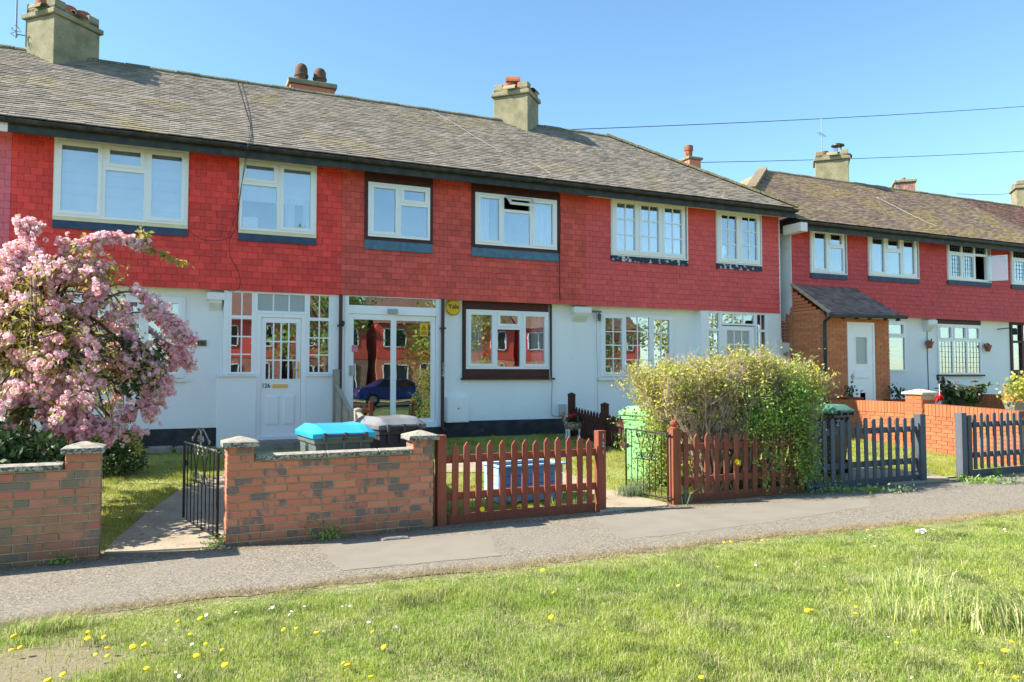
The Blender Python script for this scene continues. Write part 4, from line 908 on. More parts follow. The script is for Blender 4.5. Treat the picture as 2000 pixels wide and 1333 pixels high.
for w, cols in ((G_, [full(.5), (.5, [(.36, True), (.64, False)])]), (H_, [full(.33), (.34, [(.36, True), (.64, False)]), full(.33)])):
    surround(h120, *w, 'whitewood', .03, .02, .03, band=.12)
    window(h120, w[0] + .02, w[1] - .1, w[2] + .03, w[3] - .03, T - .05, cols, blind=[('curtain', .02, .98, .03, .97, 'c')], sashw=.04)
window(h120, 16.2, 17.14, 1.70, 2.97, 13.67, [(1, [(.28, True), (.72, False)])], blind=[('curtain', .02, .98, .05, .97, 'slat')], label='strip window with grey slatted blind')
MB().box(13.2, 13.28, 13.52, 17.2, 3.2, 4.95).build('flank_wall', 'flankpaint', h120)
# broken edge where the white paint stops above bare brick
fl = MB(); pts = [(13.52, 3.2), (13.52, 3.9)]; rr = random.Random(4)
poly = [(13.515, 3.2), (17.2, 3.2), (17.2, 2.2)] + [(y, 2.5 - .25 * rr.random() - (0 if y > 14.2 else 0)) for y in np.linspace(16.8, 14.0, 12)] + [(13.9, 2.75), (13.85, 2.9), (13.75, 2.85), (13.7, 3.05), (13.6, 3.0), (13.56, 3.15)]
fl.prism([(y, z) for y, z in poly], 'x', 13.188, 13.2); fl.build('flaking_paint', 'flankpaint', h120)
bw = MB().box(13.21, 13.30, 13.52, 17.2, .2, 3.198).build('flank_brick_base', 'mortar', h120)
its = [((13.205, 13.52 + (a + b) / 2, (c + d) / 2), (.012, b - a, d - c), (0, 0, 0)) for (a, b, c, d) in courses(0, 1.3, .3, 3.18, .225, .075, .010)]
pieces('brick', 'brickporch', bw, its, 60)
# the brick porch
pY = 12.55
pb = MB(); cellwall(pb, 13.214, 15.18, .2, 2.93, pY + .012, pY + .12, [(13.87, 14.72, .2, 2.80)]); pb.box(13.214, 13.32, pY + .13, 13.5, .2, 3.05); pb.box(15.08, 15.18, pY + .13, 13.68, .2, 3.0); pb = pb.build('porch', 'mortarlight', h120, label='orange brick lean-to porch')
its = [(((a + b) / 2, pY + .004, (c + d) / 2), (b - a, .016, d - c), (0, 0, 0)) for (a, b, c, d) in courses(13.2, 15.19, .34, 2.92, .225, .075, .010, [(13.86, 14.73, .2, 2.80)])]
its += [((13.205, pY + .02 + (a + b) / 2, (c + d) / 2), (.018, b - a, d - c), (0, 0, 0)) for (a, b, c, d) in courses(0, .93, .34, 3.0, .225, .075, .010)]
its += [((13.205, 13.48 - (zz - 3.0) / 1.0 * 0 - (b_ / 2), zz + .0325), (.018, max(.05, b_), .065), (0, 0, 0)) for zz, b_ in ((3.0, .80), (3.075, .68), (3.15, .56), (3.225, .45), (3.3, .34), (3.375, .24), (3.45, .14))]
pieces('brick', 'brickporch', pb, its, 300)
mb = MB(); mb.box(13.30, 15.35, pY - .19, pY - .17, 2.87, 2.985); mb.build('porch_fascia', 'white', h120)
prf = MB().raw([(13.12, pY - .2, 2.955), (15.4, pY - .2, 2.955), (15.25, 13.49, 3.69), (13.18, 13.49, 3.69)] + [(13.12, pY - .2, 2.925), (15.4, pY - .2, 2.925), (15.25, 13.49, 3.66), (13.18, 13.49, 3.66)], BOXF).build('porch_roof', 'roofporch', h120)
its = []; pp_ = math.atan2(.735, 1.14)
for k in range(13):
    y = pY - .20 + k * .0865; z = 2.965 + k * .0865 * math.tan(pp_)
    for j in range(15):
        x = 13.13 + (k % 2) * .075 + j * .15
        if x + .15 < 15.40 - k * .011: its.append(((x + .075, y + .05, z + .036), (.146, .125, .012), (pp_ - .09, 0, R(rr.uniform(-.6, .6)))))
pieces('roof_tile', 'roofporch', prf, its, 200)
MB().beam((13.14, pY - .2, 2.97), (13.17, 13.49, 3.71), .05, .05).build('verge_mortar', 'mortarlight', prf)
gt = MB().tube([(13.0, pY - .26, 2.90), (15.45, pY - .26, 2.94)], .05, 8)
for x in (13.5, 13.9, 14.3, 14.8, 15.2): gt.box(x, x + .04, pY - .27, pY - .17, 2.84, 2.93)
gt.build('gutter', 'black', prf, smooth=True)
MB().tube([(13.14, pY - .24, 2.90), (13.14, pY - .06, 2.78), (13.14, pY - .06, .3)], .04, 8).build('downpipe', 'black', h120)
mb = MB(); mb.box(13.872, 13.93, pY - .002, pY + .06, .3, 2.798); mb.box(14.66, 14.718, pY - .002, pY + .06, .3, 2.798); mb.box(13.93, 14.66, pY - .002, pY + .06, 2.74, 2.798); mb.build('door_frame', 'white', pb)
door(h120, 13.935, 14.655, .4, 2.738, pY + .01, (14.13, 14.48, 1.86, 2.46), (1, 1), [(14.12, 14.49, .75, 1.35), (14.2, 14.42, .86, 1.24), (14.05, 14.55, 1.52, 1.72)], gl='glass_obs', handle=(14.0, 14.02, 1.5, 1.64), label='white door with arched glass panel')
for i, x in enumerate((13.6, 15.25)): pass
ch4p = on(1651, 357, RP2N, RP2D)
ch4 = stack(roof120, ch4p[0] + .02, ch4p[1] + .52, .72, .92, 6.6, at(1640, 309, ch4p[1])[2], 4, [(.05, .22, .15, .27, 'lip'), (-.15, -.18, .14, .42, 'cowl')], up=.20)
aerial(ch4, (ch4p[0] + .1, ch4p[1] + .95, 7.7), 1.75, 1.25)
cable(h120, [on(*p, RP2N, RP2D + .25) for p in ((1712, 385), (1745, 402), (1790, 425), (1830, 442))], .004, 'wirepale')

h118 = thing('terraced_house', 'crimson tile-hung house on the right with leaded windows and one casement open', 'house', (20.4, 13.7, .43), 'terraced houses')
I_ = (18.50, 20.22, 4.085, 5.12); J_ = (21.07, 22.4, 4.09, 5.12)
up118, roof118 = shell(h118, 17.93, 22.82, E2, R2, 'tile120', [I_, J_], 'roof2', tz0=3.07, gholes=[(18.33, 20.03, 1.62, 3.09), (21.27, 22.5, .5, 3.09)], gx=(17.93, 22.82), ridgem='ridge2', plinth=False)
surround(h118, *I_, 'whitewood', .02, .02, .02, band=.12); surround(h118, *J_, 'whitewood', .02, .02, .02, band=.12)
wi = window(h118, I_[0] + .02, I_[1] - .16, I_[2] + .02, I_[3] - .02, T - .05, [(1, [(.27, False, (4, 2)), (.73, True, (4, 5))])] * 3, skip=[(2, 1)], lead=[(i, j) for i in range(3) for j in range(2)], blind=[('net', .02, .6, .03, .97, 'c')], sashw=.035)
o = MB(); hx, hy = 20.04, T - .06
def oc(u, v, z): return (hx + u * .62 + v * .78, hy - u * .78 + v * .62, z)
for (u0, u1, z0, z1) in ((0, .46, 4.12, 4.16), (0, .46, 4.76, 4.80), (0, .04, 4.16, 4.76), (.42, .46, 4.16, 4.76)):
    o.raw([oc(u, v, z) for z in (z0, z1) for (u, v) in ((u0, 0), (u1, 0), (u1, .04), (u0, .04))], BOXF)
oc_ = o.build('open_casement', 'white', wi)
MB().raw([oc(.04, .02, 4.16), oc(.42, .02, 4.16), oc(.42, .02, 4.76), oc(.04, .02, 4.76)], [(0, 1, 2, 3)]).build('casement_pane', 'glass', wi)
window(h118, J_[0] + .02, J_[1] - .02, J_[2] + .02, J_[3] - .02, T - .05, [(1, [(.27, False, (4, 2)), (.73, True, (4, 5))])] * 2, lead=[(i, j) for i in range(3) for j in range(2)], blind=[('net', .02, .98, .03, .97, 'c')])
MB().box(18.33, 20.03, 13.66, 13.72, 2.945, 3.09).build('window_lintel', 'brownwood', h118)
MB().box(18.28, 20.1, 13.62, 13.70, 1.575, 1.618).build('window_sill', 'brownwood', h118)
window(h118, 18.33, 20.03, 1.62, 2.943, 13.665, [(1, [(.30, True), (.70, False, (4, 6))])] * 3, lead=[(i, 1) for i in range(3)], blind=[('net', .02, .98, .03, .50, 'c')], sashw=.04)
mb = MB(); mb.box(21.272, 21.36, 13.66, 13.76, .5, 3.09); mb.box(21.36, 22.5, 13.66, 13.76, 3.0, 3.09); mb.box(21.36, 22.5, 13.665, 13.76, 2.50, 2.56); mb.box(21.74, 21.82, 13.66, 13.76, .5, 3.0); mb.box(21.36, 21.74, 13.66, 13.76, .5, 1.75); mb.build('porch_frame', 'brownwood', h118)
MB().box(21.36, 21.74, 13.71, 13.715, 1.75, 2.5).box(21.36, 22.5, 13.72, 13.725, 2.56, 3.0).build('pane', 'glass', h118)
MB().box(21.82, 22.5, 13.69, 13.74, .5, 2.5).build('door', 'doorwood', h118)
lb = MB().tube([(20.75, 13.69, 2.86), (20.85, 13.45, 2.88), (20.98, 13.38, 2.86)], .015, 6); lb.lathe((20.98, 13.36, 2.70), [(.06, 0), (.075, .06), (.07, .14), (.02, .18)], 10); lb.build('security_lamp', 'black', h118)
corbel(h118, 17.78, 18.12, 3.02)
cable(h118, [(17.96, 13.69, 2.9), (17.95, 13.69, 2.2), (17.96, 13.69, 1.5), (17.96, 13.69, .7)], .008)
p = on(2000, 420, RP2N, RP2D)
p = at(1745, 352, 17.9); q = at(1803, 352, 17.9)
ch7 = stack(roof120, (p[0] + q[0]) / 2, 18.1, (q[0] - p[0]) * .66, .6, 6.0, at(1770, 353, 17.9)[2] - .12, 2, [(.0, 0, .07, .16, 'lip')], diag=True, m='brick', up=0, cap=.10)
h116 = thing('terraced_house', 'farthest house of the second row, only its red-brown roof showing at the right edge', 'house', (25.3, 13.7, .43), 'terraced houses')
_, h116r = shell(h116, 22.82, 27.7, E2, R2, 'tile120', [(23.4, 25.0, 4.1, 5.1)], 'roof3', tz0=3.07, ridgem='ridge2', cap_tile=80, cap_roof=120, plinth=False)
ch5 = stack(h116r, 26.5, 16.3, .8, .86, 6.6, 7.85, 4, [(.05, .1, .15, .25, 'lip')], up=.18)
window(h116, 23.4, 25.0, 4.1, 5.1, T - .03, [full(), full()], blind=[('net', .02, .98, .03, .97, 'c')])
# white side gate in the gap between the two terraces
sg = thing('side_gate', 'tall white boarded gate closing the gap between the two terraces', 'gate', (13.0, 13.6, .43))
for k in range(3): MB().box(12.92 + k * .092, 13.01 + k * .092, 13.60, 13.63, .45, 2.36).build('board', 'whitewood', sg)
MB().box(13.0, 13.09, 13.57, 13.595, 2.05, 2.12).tube([(13.02, 13.56, 2.1), (13.10, 13.56, 2.14), (13.12, 13.56, 2.05)], .012, 5).build('latch', 'metal', sg)
MB().box(13.205, 13.30, 13.40, 13.50, .43, 2.45).build('post', 'larch', sg)
# ================================================================== garden walls
def brickwall(name, label, group, x0, x1, z1, bm, Yf=None, pillars=(), coping=True, seams=None):
    """a half-brick wall along the pavement; pillars: (xa, xb, ztop)"""
    ym = lambda x: yfence(x) - .01
    y0 = ym((x0 + x1) / 2)
    h = thing(name, label, 'garden wall', ((x0 + x1) / 2, y0, 0), group)
    rz = math.atan(.030)
    mb = MB(); a, b = np.array([x0, ym(x0)]), np.array([x1, ym(x1)])
    mb.beam((x0 + .01, ym(x0) + .058, z1 / 2 - .03), (x1 - .01, ym(x1) + .058, z1 / 2 - .03), .098, z1 + .055); core = mb.build('wall_core', 'mortar', h)
    its = []
    regions = [(x0, x1, z1)] 
    for (a_, b_, c_, d_) in courses(x0, x1, -.03, z1 - .005, .225, .075, .011, jit=1):
        its.append((((a_ + b_) / 2, ym((a_ + b_) / 2) + .05 + rng.uniform(-.003, .003), (c_ + d_) / 2), (b_ - a_, .104, d_ - c_), (0, R(rng.uniform(-.4, .4)), rz + R(rng.uniform(-.5, .5)))))
    for (xa, xb, zt) in pillars:
        pz = z1 if not (xa < x0 - .01 or xb > x1 + .01) else -.03
        for k in range(int(round((zt + .03) / .075))):
            z = -.03 + k * .075
            if z < z1 - .04:                                    # the pillar shows as a slightly proud stretch of wall below
                pass
            n = 2 if k % 2 else 1; w = (xb - xa) / n
            for j in range(n if z >= z1 - .04 else 0):
                its.append(((xa + (j + .5) * w, ym(xa) + .11, z + .032), (w - .011, .225, .064), (0, R(rng.uniform(-.5, .5)), rz)))
            if z < z1 - .04:
                its.append(((xa + (xb - xa) / 2, ym(xa) + .165, z + .032), ((xb - xa) - .011, .115, .064), (0, 0, rz)))
        MB().box(xa + .012, xb - .012, ym(xa) + .012, ym(xa) + .212, z1 - .05, zt - .01).build('pillar_core', 'mortar', h)
        cx, cy = (xa + xb) / 2, ym(xa) + .11; w = .165
        mb = MB().raw([(cx + sx * w, cy + sy * w, zt + .002) for sx, sy in ((-1, -1), (1, -1), (1, 1), (-1, 1))] + [(cx + sx * w, cy + sy * w, zt + .052) for sx, sy in ((-1, -1), (1, -1), (1, 1), (-1, 1))] + [(cx + sx * .02, cy + sy * .02, zt + .098) for sx, sy in ((-1, -1), (1, -1), (1, 1), (-1, 1))],
                      BOXF[:1] + [(0, 1, 5, 4), (1, 2, 6, 5), (2, 3, 7, 6), (3, 0, 4, 7), (4, 5, 9, 8), (5, 6, 10, 9), (6, 7, 11, 10), (7, 4, 8, 11), (8, 9, 10, 11)])
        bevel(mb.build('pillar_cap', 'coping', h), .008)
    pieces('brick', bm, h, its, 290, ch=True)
    cs = [x0] + (seams or []) + [x1]
    pa = [p for p in pillars if p[1] < (x0 + x1) / 2]; pc = [p for p in pillars if p[0] > (x0 + x1) / 2]
    if pa: cs[0] = pa[-1][1]
    if pc: cs[-1] = pc[0][0]
    for i in range(len(cs) - 1):
        a, b = cs[i] + .006, cs[i + 1] - .006
        mb = MB().raw([(x, ym(x) + dy, z1 + dz) for (dy, dz) in ((-.035, .002), (-.035, .045), (.055, .062), (.14, .045), (.14, .002)) for x in (a, b)],
                      [(0, 1, 3, 2), (2, 3, 5, 4), (4, 5, 7, 6), (6, 7, 9, 8), (8, 9, 1, 0), (0, 2, 4, 6, 8), (9, 7, 5, 3, 1)])
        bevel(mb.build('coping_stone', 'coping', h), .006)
    return h
brickwall('garden_wall', 'low brick wall with stone coping and capped pillar under the pink cherry tree', 'brick front garden walls', -3.4, -.50, .80, 'bricktan', pillars=[(-.79, -.50, .93)], seams=[-2.6, -1.7])
brickwall('garden_wall', 'low red and grey brick wall with a capped pillar at each end, bins behind it', 'brick front garden walls', .53, 2.60, .80, 'brick', pillars=[(.53, .79, .93), (2.36, 2.60, .93)], seams=[1.47, 2.0])

def runwall(name, label, X, y1, y0, zt, base, bm, pil=None, cap=300):
    """orange brick wall running from the house towards the road, soldier course on top; zt(y)"""
    h = thing(name, label, 'garden wall', (X, (y0 + y1) / 2, float(gz((y0 + y1) / 2))), 'orange brick side walls')
    n = 12; V = []; ys = np.linspace(y0, y1, n + 1)
    for y in ys:
        for (x, z) in ((X + .012, base), (X + .012, zt(y) - .012), (X + .21, zt(y) - .012), (X + .21, base)): V.append((x, y, z))
    F = [(4 * i + k, 4 * i + 4 + k, 4 * i + 4 + (k + 1) % 4, 4 * i + (k + 1) % 4) for i in range(n) for k in range(4)] + [(0, 1, 2, 3), (4 * n + 3, 4 * n + 2, 4 * n + 1, 4 * n)]
    MB().raw(V, F).build('wall_core', 'mortarlight', h)
    its = []; y = y0; k = 0
    while y < y1 - .07:
        its.append(((X + .105, y + .0325, zt(y) - .107), (.236, .065, .214), (R(rng.uniform(-.6, .6)), 0, 0))); y += .075
    z0_ = zt(y0) - .225; r = 0
    slope = (zt(y1) - zt(y0)) / (y1 - y0)
    while z0_ - .075 * r > base:
        off = (r % 2) * .1125; y = y0 - off
        while y < y1:
            a, b = max(y, y0), min(y + .225, y1); zc = zt((a + b) / 2) - .225 - .075 * r - .0325
            if b - a > .04 and zc > base + .02:
                for xs in (X + .006,): its.append(((xs, (a + b) / 2, zc), (.016, b - a - .012, .063), (math.atan(slope), 0, 0)))
            y += .225
        r += 1
    if pil:
        py, pt, w = pil
        MB().box(X - .045, X + w - .05, py - w / 2 + .006, py + w / 2 - .006, base, pt - .06).build('pillar_core', 'mortarlight', h)
        z = base
        while z < pt - .12:
            for (yy, ww) in ((py - w / 4, w / 2), (py + w / 4, w / 2)) if int(round((z - base) / .075)) % 2 else ((py, w),):
                its.append(((X - .048, yy, z + .0325), (.016, ww - .010, .064), (0, 0, 0)))
                its.append(((X + w / 2 - .05, py - w / 2 + .002, z + .0325), (w - .01, .016, .064), (0, 0, 0))) if ww == w else None
            z += .075
        c = (X + w / 2 - .05, py); q = w / 2 + .05
        bevel(MB().raw([(c[0] + sx * q, c[1] + sy * q, pt - .06) for sx, sy in ((-1, -1), (1, -1), (1, 1), (-1, 1))] + [(c[0] + sx * q, c[1] + sy * q, pt - .02) for sx, sy in ((-1, -1), (1, -1), (1, 1), (-1, 1))] + [(c[0] + sx * .03, c[1] + sy * .03, pt + .04) for sx, sy in ((-1, -1), (1, -1), (1, 1), (-1, 1))],
                       BOXF[:1] + [(0, 1, 5, 4), (1, 2, 6, 5), (2, 3, 7, 6), (3, 0, 4, 7), (4, 5, 9, 8), (5, 6, 10, 9), (6, 7, 11, 10), (7, 4, 8, 11), (8, 9, 10, 11)]).build('pillar_cap', 'capclean', h), .006)
    pieces('brick', bm, h, its, cap, ch=False)
    return h
runwall('garden_wall', 'orange brick wall with soldier course and pale pyramid-capped pillar beside the grey fence', 13.2, 12.5, 8.35, lambda y: 1.08 - .035 * max(0, 10.6 - y), .02, 'brickor', pil=(10.35, 1.30, .36))
runwall('garden_wall', 'farther orange brick wall behind the leafy potted shrub', 17.9, 13.3, 8.4, lambda y: 1.16 - .01 * (13.3 - y), .05, 'brickor', pil=(13.05, 1.36, .34), cap=200)

# ================================================================== picket fences
def pickets(label, m, x0, x1, ztop, n, style, posts, base=.10, rails=(.30, .68), pw=.075, skew=0., cat='fence', group='picket fences', postm=None, w2=None):
    f = lambda x: yfence(x) + .09
    xm = (x0 + x1) / 2; h = thing('picket_fence', label, cat, (xm, f(xm), 0), group); rz = math.atan(.030)
    for i in range(n):
        x = x0 + (i + .5) * (x1 - x0) / n + rng.uniform(-.008, .008); t = ztop + rng.uniform(-.018, .018); w = (w2 or pw) / 2; y = f(x)
        if style == 'point': prof = [(-w, 0), (w, 0), (w, t - .055), (0, t), (-w, t - .055)]
        elif style == 'blunt': prof = [(-w, 0), (w, 0), (w, t - .04), (w * .45, t), (-w * .45, t), (-w, t - .04)]
        else: prof = [(-w, 0), (w, 0)] + [(w * math.cos(a), t - w + w * math.sin(a)) for a in np.linspace(0, math.pi, 7)]
        ln = rng.uniform(-.014, .014) + skew
        mb = MB().prism([(a + ln * c, c) for (a, c) in prof], 'y', -.010, .010)
        o = mb.build('picket', m, h, local=True); o.location = Vector((x, y, base)) - wpos(h); o.rotation_euler = (0, 0, rz + R(rng.uniform(-2, 2)))
        bevel(o, .003, 1)
    for z in rails:
        bevel(MB().beam((x0 - .02, f(x0) + .032, z), (x1 + .02, f(x1) + .032, z), .038, .085).build('rail', m, h), .004)
    for (x, w, t) in posts:
        bevel(MB().box(x - w / 2, x + w / 2, f(x) - w * .45, f(x) + w * .55, -.05, t).build('post', postm or m, h), .006)
    bevel(MB().beam((x0, f(x0) + .01, .045), (x1, f(x1) + .01, .045), .03, .13).build('gravel_board', m, h), .004)
    return h
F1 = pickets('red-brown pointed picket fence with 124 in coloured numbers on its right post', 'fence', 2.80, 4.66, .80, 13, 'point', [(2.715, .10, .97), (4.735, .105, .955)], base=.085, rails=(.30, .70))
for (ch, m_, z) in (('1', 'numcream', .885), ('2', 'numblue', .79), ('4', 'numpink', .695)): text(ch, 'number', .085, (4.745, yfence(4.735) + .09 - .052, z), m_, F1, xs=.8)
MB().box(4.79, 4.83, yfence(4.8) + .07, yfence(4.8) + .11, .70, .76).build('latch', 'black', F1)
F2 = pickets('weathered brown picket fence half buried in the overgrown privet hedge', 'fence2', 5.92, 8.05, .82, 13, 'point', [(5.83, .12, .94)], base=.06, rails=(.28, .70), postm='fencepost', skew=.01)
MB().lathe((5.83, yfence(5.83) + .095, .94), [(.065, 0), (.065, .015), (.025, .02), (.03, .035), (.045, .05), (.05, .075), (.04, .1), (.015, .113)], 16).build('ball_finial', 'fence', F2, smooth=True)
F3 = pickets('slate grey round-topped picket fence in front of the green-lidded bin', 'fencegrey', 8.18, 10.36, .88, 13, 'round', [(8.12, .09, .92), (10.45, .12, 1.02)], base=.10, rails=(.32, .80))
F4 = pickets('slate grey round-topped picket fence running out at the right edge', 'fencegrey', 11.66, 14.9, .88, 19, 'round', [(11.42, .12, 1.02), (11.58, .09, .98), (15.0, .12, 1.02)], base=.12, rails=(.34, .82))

# side fence between 124 and 122, dark brown with arrow pickets
h = thing('picket_fence', 'dark brown side fence with capped posts between the two white house fronts', 'fence', (7.3, 11.4, .3), 'picket fences')
for i in range(34):
    y = 13.25 - i * .112; z = float(gz(y)); t = .60
    o = MB().prism([(y - .035, z + .03), (y + .035, z + .03), (y + .035, z + t - .05), (y, z + t), (y - .035, z + t - .05)], 'x', 7.285, 7.302).build('picket', 'fencedark', h)
for zz in (.12, .47):
    MB().beam((7.27, 13.3, float(gz(13.3)) + zz), (7.27, 9.5, float(gz(9.5)) + zz), .035, .075).build('rail', 'fencedark', h)
for (y, t) in ((13.3, .82), (12.05, .76), (10.8, .78), (9.5, .8)):
    z = float(gz(y)); MB().box(7.22, 7.33, y - .055, y + .055, z, z + t).build('post', 'fencedark', h)
    MB().lathe((7.275, y, z + t), [(.085, 0), (.08, .02), (.03, .04), (.005, .05)], 12).build('post_cap', 'fencedark', h)
# larch-lap panels between 126 and 124
h = thing('lap_fence', 'silvered lap-board fence panels with pale posts dividing the two front gardens behind the bins', 'fence', (2.68, 11.5, .3))
for (ya, yb, ta, tb) in ((13.25, 11.72, 1.02, .62), (11.64, 10.0, .74, .60), (9.9, 8.3, .60, .55)):
    for k in range(6):
        za = float(gz(ya)) + .05 + k * (ta - .05) / 6; zb = float(gz(yb)) + .05 + k * (tb - .05) / 6; ha = (ta) / 6 + .02; hb = tb / 6 + .02
        MB().raw([(2.66, ya, za), (2.66, yb, zb), (2.675, yb, zb), (2.675, ya, za), (2.675, ya, za + ha), (2.675, yb, zb + hb), (2.69, yb, zb + hb), (2.69, ya, za + ha)], BOXF).build('board', 'larch', h)
    za, zb = float(gz(ya)) + ta, float(gz(yb)) + tb
    MB().beam((2.675, ya, za + .02), (2.675, yb, zb + .02), .05, .03).build('top_rail', 'larch', h)
    for t in (.33, .66): y = ya + (yb - ya) * t; zt_ = za + (zb - za) * t; MB().box(2.64, 2.658, y - .02, y + .02, float(gz(y)) + .05, zt_).build('batten', 'larch', h)
for (y, t) in ((13.33, 1.28), (11.68, .80), (9.95, .72), (8.2, .62)):
    z = float(gz(y)); MB().box(2.63, 2.73, y - .05, y + .05, z, z + t).build('post', 'larch', h)
    MB().lathe((2.68, y, z + t), [(.065, 0), (.06, .02), (.01, .035)], 12).build('post_cap', 'larch', h)

# ================================================================== iron gates
def scroll(c, r, t0, turns, u, w, n=14, flip=1):
    return [tuple(np.array(c) + (u * math.cos(t) * flip + w * math.sin(t)) * r * (1 - .8 * k / (n - 1))) for k, t in enumerate(np.linspace(t0, t0 + turns * 2 * math.pi, n))]
def irongate(label, hinge, free, z0, zt, nb, mtop, full_top=True, dropf=0.):
    H = np.array([*hinge, 0.]); Fp = np.array([*free, 0.]); L = np.linalg.norm(Fp - H); u = (Fp - H) / L; Zv = np.array([0, 0, 1.])
    g = thing('iron_gate', label, 'gate', (hinge[0], hinge[1], z0), 'scrolled iron garden gates')
    P = lambda s, z: tuple(H + u * s * L + Zv * (z + dropf * s))
    MB().tube([P(0, z0), P(0, zt)], .014, 6).build('hinge_bar', 'iron', g); MB().tube([P(1, z0), P(1, zt + .01)], .013, 6).build('latch_bar', 'iron', g)
    MB().tube([P(0, zt - .02), P(1, zt)], .011, 6).build('top_rail', mtop, g); MB().tube([P(0, z0 + .03), P(1, z0 + .03)], .013, 6).build('bottom_rail', 'iron', g)
    for k in range(1, nb):
        s = k / nb; hi = zt if (s < .27 or s > .73) else z0 + (zt - z0) * .56
        MB().tube([P(s, z0 + .03), P(s, hi)], .006, 5).build('bar', 'iron', g)
    zc = z0 + (zt - z0) * .56
    mb = MB(); a, b = .25, .75
    mb.tube([P(a, zc), P(b, zc)], .007, 5)
    for (s0, s1) in ((a, .375), (.375, .5), (.5, .625), (.625, b)):
        pass
    for (p, q) in (((a, zt), (.375, zc)), ((.375, zc), (.5, zt)), ((.5, zt), (.625, zc)), ((.625, zc), (b, zt))):
        m_ = ((p[0] + q[0]) / 2, (p[1] + q[1]) / 2); mb.tube([P(*p), P(m_[0] + (m_[0] - (p[0] if p[1] > q[1] else q[0])) * .5, m_[1]), P(*q)], .006, 5)
    mb.build('lattice', 'iron', g)
    for s in (.315, .44, .56, .685):
        for (z, sg_) in ((zt - .065, 1), (zc + .055, -1)):
            MB().tube([tuple(p) for p in scroll(P(s, z), .045, sg_ * math.pi / 2, sg_ * 1.4, u, Zv, flip=1 if s < .5 else -1)], .006, 5).build('scroll', mtop, g)
    if full_top:
        for sg_ in (-1, 1):
            MB().tube([P(.5 + sg_ * .25, zt + .05), P(.5 + sg_ * .14, zt + .13), P(.5 + sg_ * .06, zt + .175), P(.5 + sg_ * .012, zt + .14), P(.5 + sg_ * .01, zt)], .007, 5).build('crest', mtop, g)
            MB().tube([tuple(p) for p in scroll(P(.5 + sg_ * .06, zt + .06), .04, 0, 1.5, u, Zv, flip=-sg_)], .006, 5).build('scroll', mtop, g)
            MB().tube([tuple(p) for p in scroll(P(.5 + sg_ * .25, zt + .045), .028, 0, 1.4, u, Zv, flip=sg_)], .006, 5).build('scroll', mtop, g)
    MB().lathe(P(.96, zt - .22), [(.01, -.03), (.025, -.015), (.025, .015), (.01, .03)], 8).tube([P(.96, zt - .22), P(.86, zt - .22)], .01, 5).build('latch', 'iron', g)
    for z in (z0 + .05, zt - .03): MB().tube([P(0, z), P(-.07, z)], .012, 5).build('hinge', 'iron', g)
    return g
p0, p1 = on(431, 1052, (0, 0, 1), .05), on(358, 1020, (0, 0, 1), .05)
irongate('black iron gate with pale scrolls standing open beside the brick pillar', (.475, p0[1]), (p1[0], p1[1]), .05, .90, 9, 'ironwhite')
p0, p1 = on(1301, 977, (0, 0, 1), .05), on(1229, 948, (0, 0, 1), .05)
irongate('thin rusty iron gate swung open in front of the light green bin', (5.73, 7.99), (5.60, 8.74), .05, .90, 7, 'iron', full_top=False)

